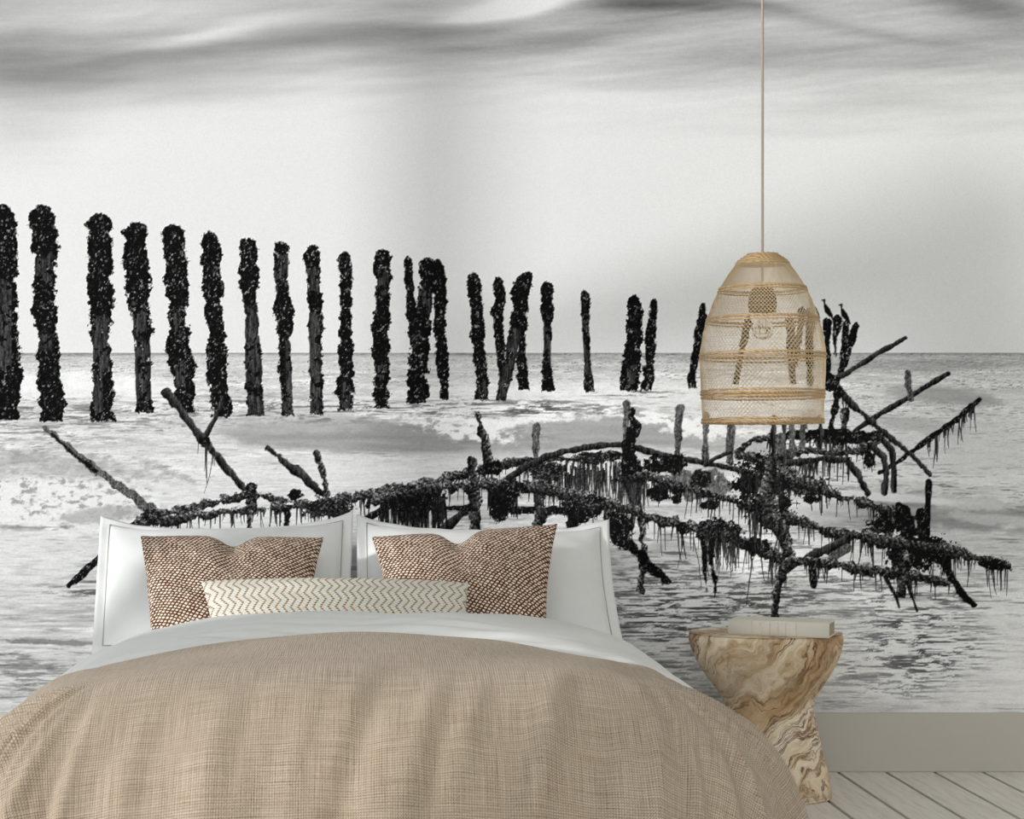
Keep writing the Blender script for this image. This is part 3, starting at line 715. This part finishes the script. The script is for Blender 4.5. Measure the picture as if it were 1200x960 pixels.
stroke([(903, 540), (901, 560), (898, 584), (901, 605), (914, 618), (921, 636), (926, 658), (915, 670), (910, 693), (906, 724)], [5, 7, 12, 14, 10, 7, 8, 6.5, 5, 4.6], 'rope', 'printed_stake', rough=.7)
fringe([(875, 600), (930, 615)], 26, 20, 60)
rc = [(919, 605), (937, 610), (958, 618), (981, 626), (1002, 627), (1020, 622), (1040, 618)]
rh = [(1000, 626), (1022, 632), (1053, 636), (1092, 640), (1121, 648), (1149, 656), (1163, 659), (1180, 663)]
fringe(rc, 46, 6, 34); fringe(rh, 110, 6, 44); fringe([(1040, 640), (1120, 648)], 60, 14, 44)
stroke(rc, [6, 6, 6, 7, 6, 6, 6], 'rope', rough=1.2)
stroke([(934, 660), (955, 650), (976, 641), (990, 634)], [5, 5.5, 5, 5], 'wood', rough=.6); stroke([(976, 652), (992, 643)], 5, 'pale', rough=.4)
mass(1040, 611, 20, 11, 'dark', 0, 1.0); stroke([(1058, 600), (1063, 615), (1063, 636)], [9, 10, 9], 'dark'); stroke([(1076, 600), (1080, 630)], [4, 6], 'dark')
stroke([(1088, 565), (1087, 590), (1085, 633)], [4, 3.6, 4], 'dark', 'printed_stake', rough=.3)
mass(1092, 648, 28, 15, 'dark', 0, 1.0); mass(1062, 650, 20, 18, 'dark', 0, 1.0)
stroke(rh, [6, 7, 7, 7, 6, 5.5, 6, 5.5], 'rope', rough=1.2); mass(1164, 662, 15, 7, 'dark'); strand(1172, 668, 24, 1.6)
ri = [(926, 658), (955, 658), (980, 662), (1008, 668), (1050, 671), (1087, 678), (1116, 684)]
fringe(ri, 70, 6, 28); stroke(ri, [6, 5, 6, 6.5, 6, 6, 4], 'rope', rough=1.1)
stroke([(1101, 650), (1110, 668), (1122, 690), (1140, 710)], [6, 5, 4.5, 3.5], 'dark', rough=.6)
stroke([(951, 662), (953, 686)], 4.5, 'dark', 'printed_stake', rough=.4); stroke([(1057, 650), (1057, 680), (1054, 698)], [6, 5, 4], 'rope', 'printed_stake', rough=.8)
stroke([(1034, 672), (1050, 700), (1053, 712)], [2.5, 2, 1.5], 'dark', rough=.5); stroke([(1062, 682), (1074, 716)], [2, 1.4], 'dark', rough=.5)

# slight unsharp look of the print
blur = (np.roll(ink, 1, 0)+np.roll(ink, -1, 0)+np.roll(ink, 1, 1)+np.roll(ink, -1, 1))/4
ink = np.clip(ink+0.35*(ink-blur), 0.01, 0.985)

# grid lines: one cell per pixel inside the frame, wider outside
def lines(a, b, c, d, far):
    left = list(range(b, a, -far))[::-1] if far else []
    return left
gx = np.array(sorted(set(list(np.arange(CX0, -12, 4))+list(range(-12, 1208))+list(np.arange(1208, CX1-1, 4))+[CX1-1])))
gy = np.array(sorted(set(list(np.arange(CY0, -12, 4))+list(range(-12, 225, 2))+list(range(225, 837)))))
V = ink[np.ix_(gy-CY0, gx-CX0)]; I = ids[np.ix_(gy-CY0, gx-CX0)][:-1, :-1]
ny, nx = len(gy), len(gx)
co = np.zeros((ny, nx, 3), np.float32)
co[..., 0] = np.clip((gx[None, :]+0.5-VX)/400, XL+0.001, XR-0.001); co[..., 2] = CAMZ+(VY-gy[:, None])/400
co[..., 1] = -0.0012
co[-1, :, 2] = 0.1725; co[0, :, 2] = min(co[0, 0, 2], ZC-0.001)
co = co.reshape(-1, 3); lv = lin(V).reshape(-1).astype(np.float32)
idx = np.arange(ny*nx).reshape(ny, nx)
quads = np.stack([idx[1:, :-1], idx[1:, 1:], idx[:-1, 1:], idx[:-1, :-1]], -1).reshape(-1, 4); I = I.reshape(-1)
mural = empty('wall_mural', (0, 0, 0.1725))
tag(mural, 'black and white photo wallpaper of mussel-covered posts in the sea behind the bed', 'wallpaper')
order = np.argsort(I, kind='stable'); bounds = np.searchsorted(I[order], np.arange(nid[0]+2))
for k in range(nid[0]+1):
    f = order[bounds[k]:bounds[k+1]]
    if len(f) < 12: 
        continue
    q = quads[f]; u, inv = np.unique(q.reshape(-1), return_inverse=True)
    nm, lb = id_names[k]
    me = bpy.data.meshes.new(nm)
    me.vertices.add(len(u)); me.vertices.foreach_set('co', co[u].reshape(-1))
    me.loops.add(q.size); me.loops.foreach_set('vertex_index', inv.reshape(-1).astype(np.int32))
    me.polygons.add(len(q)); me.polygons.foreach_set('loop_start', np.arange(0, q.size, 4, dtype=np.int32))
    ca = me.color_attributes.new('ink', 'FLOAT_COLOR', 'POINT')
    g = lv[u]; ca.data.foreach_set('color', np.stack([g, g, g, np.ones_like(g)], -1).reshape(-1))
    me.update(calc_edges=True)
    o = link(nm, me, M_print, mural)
    if lb: o['label'] = lb
    if nm == 'printed_seaweed': o['kind'] = 'stuff'
# ------------------------------------------------------------------ bed
HW_CORE, R_SH = 0.475, 0.28
YB, YFc = -0.12, -1.86            # core (flat part) of the bedding, back and front
def hang_noise(s, k):
    return math.sin(s*k)*0.5+math.sin(s*k*1.73+1.3)*0.3+math.sin(s*k*2.9+0.4)*0.2
def bedding(u, v, off=0.0, fold=1.0):
    """cloth coordinates (metres across from the middle, metres towards the camera from the wall) -> world point"""
    cx = max(-HW_CORE, min(HW_CORE, u)); yc = max(YFc, min(YB, v))
    dx, dy = u-cx, v-yc
    d = math.hypot(dx, dy)
    r = R_SH
    if d > 1e-9: nx_, ny_ = dx/d, dy/d
    else: nx_, ny_ = 0.0, 0.0
    arc = r*math.pi*0.495
    # perimeter position, for folds
    s = (yc*1.0 if abs(dx) > abs(dy) else 0)+(cx if abs(dy) > abs(dx) else 0)+math.atan2(abs(dx), abs(dy)+1e-9)*0.5*(1 if dx > 0 else -1)
    if d < arc:
        th = d/r; out = r*math.sin(th); z = -r*(1-math.cos(th)); k = 0; nr, nz = math.sin(th), math.cos(th)
    else:
        th = arc/r; ex = d-arc; out = r*math.sin(th)+ex*math.cos(th); z = -r*(1-math.cos(th))-ex*math.sin(th); nr, nz = math.sin(th), math.cos(th)
    top = 0.518-0.035*min(1, abs(u)/0.5)**2.5
    # puffed ridge behind the spread, hollow under the pillows
    top += 0.020*math.exp(-((v+0.95)/0.22)**2)-0.03*max(0, min(1, (v+0.62)/0.3))
    amp = max(0, (d-0.12)/0.30); amp = min(1, amp)
    amp2 = min(1, max(0, (d-0.03)/0.22)); amp3 = min(1, max(0, (d-0.16)/0.2))
    w = hang_noise(s, 15)*0.022*amp*fold+hang_noise(s+0.25*d+0.7, 31)*0.024*amp2*fold*(0.6+0.4*math.sin(s*5))+abs(math.sin(s*21+d*3))**3*0.008*amp3*fold
    soft = (math.sin(u*9+v*3)*math.sin(v*7-u*2)*0.006+math.sin(u*17-v*11)*0.0025)*fold
    w += soft+off
    return Vector((cx-0.012+nx_*(out+w*nr), yc+ny_*(out+w*nr), top+z+w*nz))

bed = empty('bed', (0, -1.1, 0))
tag(bed, 'low double bed hidden under bedding in front of the mural', 'bed')
box('mattress', -0.60, 0.60, -1.90, -0.10, 0.20, 0.40, M_white_cotton, bed, bevel=0.03)
box('bed_base', -0.58, 0.58, -1.88, -0.05, 0.10, 0.198, M_bedframe, bed, bevel=0.01)
for sx in (-1, 1):
    for y in (-1.8, -0.15):
        box('leg', sx*0.52-0.03, sx*0.52+0.03, y-0.03, y+0.03, 0.0, 0.10, M_bedframe, bed)

# white duvet: the whole body of the bedding
NU, NV = 120, 150
us = np.linspace(-0.86, 0.86, NU); vs = np.linspace(-0.10, -2.32, NV)
def sheet_lump(u, v):
    # folded-back band: soft steps and wrinkles that run across the bed
    q = v-(-1.22-0.55*(abs(u)/0.75)**2.2)
    b = math.exp(-((q+0.02)/0.05)**2)*0.006 + (0.010 if q > 0.10 else 0.010*max(0, q/0.10) if q > 0 else 0)
    return b+(0.0045*math.sin(u*6+v*70+2*math.sin(u*5))+0.0025*math.sin(u*9-v*130))*math.exp(-((q-0.08)/0.12)**2)
Pts = np.array([[bedding(u, v, -0.004+sheet_lump(u, v))[:] for u in us] for v in vs])
UV = np.array([[(u, v) for u in us] for v in vs])
duvet = link('duvet', grid_mesh('duvet', Pts, UV), M_white_cotton, None, True)
tag(duvet, 'white duvet folded back in a band below the pillows', 'duvet')
sol = duvet.modifiers.new('thickness', 'SOLIDIFY'); sol.thickness = 0.02; sol.offset = 1

# oatmeal spread: starts on a curved line, so white shows along the back and sides
NU, NV = 190, 180
us = np.linspace(-0.93, 0.93, NU)
def back_edge(u):
    return -1.31-0.62*(min(abs(u), 0.68)/0.75)**2.3
def spread(u, t):
    v0 = back_edge(u); v1 = -2.42
    v = v0+(v1-v0)*t
    e = min(1.0, t*25)
    return u, v, 0.010+0.010*math.sin(e*math.pi/2)
rows = [0, 0.002, 0.005, 0.010, 0.016]+list(np.linspace(0.024, 1, NV))
Pts = []; UV = []
for t in rows:
    r = []; ru_ = []
    for u in us:
        uu, v, off = spread(u, t); r.append(bedding(uu, v, off)[:]); ru_.append((uu, v))
    Pts.append(r); UV.append(ru_)
# rolled rear hem
Pts = np.array(Pts); UV = np.array(UV)
hem = Pts[0].copy(); hem[:, 2] -= 0.012
Pts = np.concatenate([hem[None], Pts]); UV = np.concatenate([UV[:1], UV])
sp = link('bedspread', grid_mesh('bedspread', Pts, UV), M_linen, None, True)
tag(sp, 'oatmeal coarse linen bedspread draped over the foot of the bed', 'bedspread')

# ------------------------------------------------------------------ pillows
def pillow(name, TL, TR, BR, BL, thick, sag, mat, flange=0.0, chop=0.0, n=(70, 50), uvs=1.0, puff=2.2, chopx=0.0, wr=0.002, back=0.5, seed=0):
    """corners as world points; sag = inward bow of (top, right, bottom, left) edges in metres"""
    nu, nv = n
    U = np.linspace(-1, 1, nu); Vv = np.linspace(-1, 1, nv)
    w = ((TR-TL).length+(BR-BL).length)/2; h = ((TL-BL).length+(TR-BR).length)/2
    nrm = (TR-TL+BR-BL).cross(TL-BL+TR-BR).normalized()
    if nrm.y > 0: nrm = -nrm
    ax = (TR-TL+BR-BL).normalized(); ay = (TL-BL+TR-BR).normalized()
    def surf(sign):
        A = np.zeros((nv, nu, 3)); B = np.zeros((nv, nu, 2))
        for j, v in enumerate(Vv):
            for i, u in enumerate(U):
                a, b = (u+1)/2, (v+1)/2
                p = BL*(1-a)*(1-b)+BR*a*(1-b)+TL*(1-a)*b+TR*a*b
                bow_u = 1-abs(u)**(3.2 if flange else 2.0); bow_v = 1-abs(v)**2.0
                p = p-ay*(sag[0]*bow_u*b**2)+ay*(sag[2]*bow_u*(1-b)**2)-ax*(sag[1]*bow_v*a**2)+ax*(sag[3]*bow_v*(1-a)**2)
                fu = flange/(w/2); fv = flange/(h/2)
                iu = min(1, abs(u)/(1-fu)); iv = min(1, abs(v)/(1-fv))
                t = (max(0, 1-iu**puff)*max(0, 1-iv**puff))**0.55
                cz = 0
                if chop and b > 0.3:
                    c = math.exp(-((u-chopx)/0.16)**2)*((b-0.3)/0.7)**1.5
                    p = p-ay*chop*c*(0.75+0.25*(b > 0.9)); cz = -0.45*c
                th = thick*t*(1+cz)
                wv = wr*(math.sin(u*7+v*3+seed)+math.sin(v*9-u*4+seed*2)+0.6*math.sin(u*15+v*12+seed))*t
                fw = 0
                if flange and (iu >= 1 or iv >= 1): fw = 0.0012*math.sin((u*w*1.3+v*h)*22+seed)
                p = p+nrm*(sign*(th*(1-back if sign > 0 else back)*1.0+0.0035)+wv+fw)
                A[j, i] = p[:]; B[j, i] = (u*w/2*uvs, v*h/2*uvs)
        return A, B
    Af, Bf = surf(1); Ab, Bb = surf(-1)
    me = grid_mesh(name, Af, Bf); mb = grid_mesh(name+'_b', Ab[:, ::-1], Bb[:, ::-1])
    bm = bmesh.new(); bm.from_mesh(me); bm.from_mesh(mb)
    bm.edges.ensure_lookup_table()
    be = [e for e in bm.edges if e.is_boundary]
    bmesh.ops.bridge_loops(bm, edges=be)
    bpy.data.meshes.remove(me); bpy.data.meshes.remove(mb)
    return from_bm(name, bm, mat, None, True), Af, (flange/(w/2), flange/(h/2)), U, Vv, nrm
def piping(parent, Af, f, U, Vv, nrm, mat):
    """stitched seam where the flange meets the body"""
    fu, fv = 1-f[0], 1-f[1]
    def at(u, v):
        i = (u+1)/2*(len(U)-1); j = (v+1)/2*(len(Vv)-1)
        i0, j0 = min(int(i), len(U)-2), min(int(j), len(Vv)-2); a, b = i-i0, j-j0
        return Vector(Af[j0, i0]*(1-a)*(1-b)+Af[j0, i0+1]*a*(1-b)+Af[j0+1, i0]*(1-a)*b+Af[j0+1, i0+1]*a*b)+nrm*0.0012
    pts = [at(-fu+2*fu*k/40, fv) for k in range(40)]+[at(fu, fv-2*fv*k/30) for k in range(30)]+[at(fu-2*fu*k/40, -fv) for k in range(40)]+[at(-fu, -fv+2*fv*k/30) for k in range(30)]
    bm = bmesh.new(); tube_bm(bm, pts, 0.0015, 5, False, True)
    return from_bm('seam', bm, mat, parent, True)
M_seam = m_plain('seam_thread', rgb(168, 164, 156), 0.9, 0.05)

# two oxford pillows leaning on the mural
DT, DB = 4.90, 4.48
o, *r = pillow('pillow', P(118, 605, DT), P(414, 600, DT), P(408, 752, DB), P(108, 768, DB), 0.16, (0.066, 0.0, 0.0, 0.0), M_white_cotton, 0.028, n=(80, 60), wr=0.0025, seed=1)
tag(o, 'white flanged pillow on the left side of the bed', 'pillow', 'white pillows leaning on the mural'); piping(o, r[0], r[1], r[2], r[3], r[4], M_seam)
o, *r = pillow('pillow', P(418, 604, DT), P(714, 609, DT), P(733, 766, DB), P(419, 752, DB), 0.16, (0.060, 0.012, 0.0, 0.0), M_white_cotton, 0.028, n=(80, 60), wr=0.0025, seed=4)
tag(o, 'white flanged pillow on the right side of the bed', 'pillow', 'white pillows leaning on the mural'); piping(o, r[0], r[1], r[2], r[3], r[4], M_seam)
# two textured cushions
DT, DB = 4.60, 4.30
o, *r = pillow('cushion', P(165, 629, DT), P(379, 631, DT), P(362, 755, DB), P(178, 757, DB), 0.13, (0.008, 0.012, 0, 0.004), M_weave, 0, 0.035, chopx=0.02, puff=2.0, wr=0.002, seed=2)
tag(o, 'brown and cream basket-weave cushion leaning on the left white pillow', 'cushion', 'basket-weave cushions')
o, *r = pillow('cushion', P(436, 630, DT), P(653, 615, DT), P(641, 755, DB), P(462, 745, DB), 0.13, (0.012, 0.012, 0, 0.006), M_weave, 0, 0.045, chopx=-0.08, puff=2.0, wr=0.002, seed=5)
tag(o, 'brown and cream basket-weave cushion leaning on the right white pillow', 'cushion', 'basket-weave cushions')
o, *r = pillow('lumbar_cushion', P(236, 682, 4.32), P(549, 684, 4.32), P(547, 745, 4.20), P(250, 748, 4.20), 0.10, (-0.004, 0.004, 0, 0.004), M_chevron, 0, n=(90, 40), puff=2.4, wr=0.0015, seed=7)
tag(o, 'long low cushion with mustard zigzag stripes in front of the others', 'cushion')

# ------------------------------------------------------------------ side table and book
TX, TY = (899-440)/432, -0.37
prof = [(0.0, 0.0), (0.160, 0.0), (0.168, 0.006), (0.171, 0.018), (0.168, 0.035), (0.162, 0.06), (0.150, 0.10), (0.136, 0.15), (0.126, 0.195), (0.1205, 0.225), (0.120, 0.245), (0.124, 0.262), (0.134, 0.282), (0.150, 0.305), (0.168, 0.330), (0.186, 0.360), (0.198, 0.388), (0.205, 0.412), (0.207, 0.428), (0.205, 0.438), (0.199, 0.4425), (0.190, 0.4435), (0.0, 0.4435)]
def smooth_prof(p, n):
    out = []
    for i in range(1, len(p)-2):
        for k in range(n):
            t = k/n; a, b, c, d = p[i-1], p[i], p[i+1], p[i+2]
            out.append(tuple(0.5*((2*b[q])+(-a[q]+c[q])*t+(2*a[q]-5*b[q]+4*c[q]-d[q])*t*t+(-a[q]+3*b[q]-3*c[q]+d[q])*t**3) for q in (0, 1)))
    return [p[0]]+out+[p[-2], p[-1]]
pf = smooth_prof(prof, 4)
NS = 96; arr = np.zeros((len(pf), NS, 3))
for j, (r_, z) in enumerate(pf):
    for i in range(NS):
        a = 2*math.pi*i/NS
        wob = 1+0.008*math.sin(3*a+z*14)+0.005*math.sin(7*a-z*9)
        if abs(a-math.pi) < 2: pass
        skew = -0.0+0.006*math.sin(z*9)
        arr[j, i] = (r_*math.cos(a)*wob+skew, r_*0.80*math.sin(a)*wob, max(0, z))
me = grid_mesh('side_table', arr, None, True)
o = link('side_table', me, M_wood, None, True); o.location = (TX, TY, 0)
bmt = bmesh.new(); bmt.from_mesh(me); bmesh.ops.remove_doubles(bmt, verts=bmt.verts, dist=1e-5); bmesh.ops.recalc_face_normals(bmt, faces=bmt.faces); bmt.to_mesh(me); bmt.free()
me.polygons.foreach_set('use_smooth', [True]*len(me.polygons))
tag(o, 'hourglass side table of swirled teak root standing right of the bed', 'side table')

bk = empty('book', (TX+0.028, TY-0.055, 0.4440)); bk.rotation_euler = (0, 0, math.radians(-23))
tag(bk, 'thick cream book with ribbed spine lying on the wooden side table', 'book')
def local_box(name, x0, x1, y0, y1, z0, z1, mat, bevel=0.001):
    bm = bmesh.new(); box_bm(bm, x0, x1, y0, y1, z0, z1)
    if bevel: bmesh.ops.bevel(bm, geom=bm.edges[:], offset=bevel, segments=2, affect='EDGES')
    o = from_bm(name, bm, mat); o.parent = bk; return o
BW, BD, BH = 0.264, 0.125, 0.039
local_box('page_block', -BW/2+0.004, BW/2-0.004, -BD/2+0.004, BD/2-0.004, 0.003, BH-0.003, M_page, 0)
local_box('cover', -BW/2, BW/2, -BD/2+0.002, BD/2, 0.0, 0.003, M_book); local_box('cover', -BW/2, BW/2, -BD/2+0.002, BD/2, BH-0.003, BH, M_book)
# rounded spine facing the room
arr = []
for k in range(13):
    a = math.pi*k/12
    yy = -BD/2+0.003-0.005*math.sin(a); zz = BH/2-BH/2*math.cos(a)
    arr.append([(-BW/2, yy, zz), (BW/2, yy, zz)])
sp_ = link('spine', grid_mesh('spine', np.array(arr)), M_book, None, True); sp_.parent = bk
m_ = sp_.modifiers.new('t', 'SOLIDIFY'); m_.thickness = 0.0025; m_.offset = 0
for fx in (0.235, 0.325, 0.415, 0.50, 0.58, 0.68):
    x = -BW/2+BW*fx
    pts = [Vector((x, -BD/2+0.003-0.0070*math.sin(math.pi*k/10), BH/2-(BH/2)*math.cos(math.pi*k/10))) for k in range(11)]
    o = link('spine_rib', tube_mesh('spine_rib', pts, 0.0022, 6), M_book, None, True); o.parent = bk

# ------------------------------------------------------------------ pendant lamp
LD = 4.43; LS = LD/F
lc = P(893.5, 495.5, LD); LX, LY = lc.x, lc.y
def lz(py): return CAMZ+(VY-py)*LS
lamp = empty('pendant_lamp', (LX, LY, ZC))
tag(lamp, 'woven natural fibre pendant lamp hanging on a long cord over the side table', 'lamp')
lp = [(298, 16.0), (301, 20), (306, 27.5), (313, 33), (322, 39.5), (335, 47.5), (350, 55), (370, 62.5), (390, 68), (412, 71.7), (437, 71.5), (463, 70), (480, 69.3), (495.5, 69)]
zz_ = [lz(p[0]) for p in lp][::-1]; rr_ = [p[1]*LS for p in lp][::-1]
def lr(z): return float(np.interp(z, zz_, rr_))
zb, zt = lz(495.5), lz(298)
link('cord', tube_mesh('cord', [Vector((LX, LY, ZC)), Vector((LX, LY, lz(298)+0.0)), Vector((LX, LY, lz(334)))], 0.0035, 10), M_cord, lamp, True)
bm = bmesh.new(); tube_bm(bm, [Vector((LX, LY, ZC-0.03)), Vector((LX, LY, ZC-0.012)), Vector((LX, LY, ZC-0.0005))], [0.02, 0.05, 0.055], 32)
from_bm('ceiling_rose', bm, M_cord, lamp, True)
def ring(name, z, r, t, mat, n=72, sq=1.0, sides=6):
    bm = bmesh.new()
    pts = [Vector((LX+r*math.cos(2*math.pi*k/n), LY+r*math.sin(2*math.pi*k/n), z+0.0006*math.sin(k*2.4))) for k in range(n)]
    tube_bm(bm, pts, [t*(1+0.13*math.sin(k*1.9)) for k in range(n)], sides, False, True)
    return from_bm(name, bm, mat, lamp, True)
NH = 88; SEG = 44; TURN = 0.40
bm = bmesh.new()
zs = [zb+(zt-zb)*(k/SEG) for k in range(SEG+1)]
tab = []
for k, z in enumerate(zs): tab.append((z, lr(z)))
ang = [0]
for k in range(SEG):
    rm = max(0.10, (tab[k][1]+tab[k+1][1])/2); ang.append(ang[-1]+(zs[k+1]-zs[k])*TURN*2*math.pi/(zt-zb)*0.158/rm)
for s_ in (-1, 1):
    for h in range(NH):
        a0 = 2*math.pi*h/NH
        pts = [Vector((LX+(tab[k][1]+s_*0.0005)*math.cos(a0+s_*ang[k]), LY+(tab[k][1]+s_*0.0005)*math.sin(a0+s_*ang[k]), tab[k][0])) for k in range(SEG+1)]
        tube_bm(bm, pts, 0.00062, 3, False)
net = from_bm('netting', bm, M_net, lamp, False); net['kind'] = 'stuff'
# knotted rows that cross the net
bm = bmesh.new()
z = zb+0.006
while z < zt-0.02:
    r = lr(z); n = 60
    tube_bm(bm, [Vector((LX+r*math.cos(2*math.pi*k/n), LY+r*math.sin(2*math.pi*k/n), z)) for k in range(n)], 0.0004, 3, False, True)
    z += 0.0125
kn = from_bm('net_rows', bm, M_net, lamp, False); kn['kind'] = 'stuff'
for py, t in ((338, .0036), (341.5, .0022), (374, .0034), (378, .0022), (416, .0034), (420.5, .0024), (462, .0036), (466, .003), (458.5, .003), (495, .0038), (491.5, .0026)):
    z = lz(py); ring('band', z, lr(z)+0.0008, t, M_rattan)
for py in (299, 301.5, 304, 306.5, 309):
    z = lz(py); ring('collar_coil', z, lr(z), 0.0036, M_rattan, 48)
# lamp holder and clear bulb
def lathe(name, pr, mat, n=28):
    arr = np.array([[(LX+r*math.cos(2*math.pi*i/n), LY+r*math.sin(2*math.pi*i/n), z) for i in range(n)] for r, z in pr])
    return link(name, grid_mesh(name, arr, None, True), mat, lamp, True)
z0, z1 = lz(334), lz(366); hh = z0-z1
lathe('lamp_holder', [(0.001, z0+0.004), (0.012, z0), (0.028, z0-hh*.18), (0.035, z0-hh*.4), (0.037, z0-hh*.75), (0.034, z1), (0.001, z1)], M_socket)
zc = lz(386); br = 12.5*LS
pr = [(0.012, z1-0.0005)]+[(0.013+0.004*k/3, z1-0.003-0.004*k) for k in range(3)]+[(br*math.sin(a), zc+br*math.cos(a)) for a in np.linspace(0.7, math.pi-0.02, 16)]
bulb = lathe('bulb', pr, M_glass)
f = link('filament', tube_mesh('filament', [Vector((LX-0.006, LY, z1-0.001)), Vector((LX-0.012, LY, zc+0.002)), Vector((LX-0.002, LY, zc+0.018)), Vector((LX+0.006, LY, zc-0.008)), Vector((LX+0.012, LY, zc+0.016)), Vector((LX+0.006, LY, z1-0.001))], 0.0009, 5), M_fil, bulb, True)
f.matrix_parent_inverse.identity()
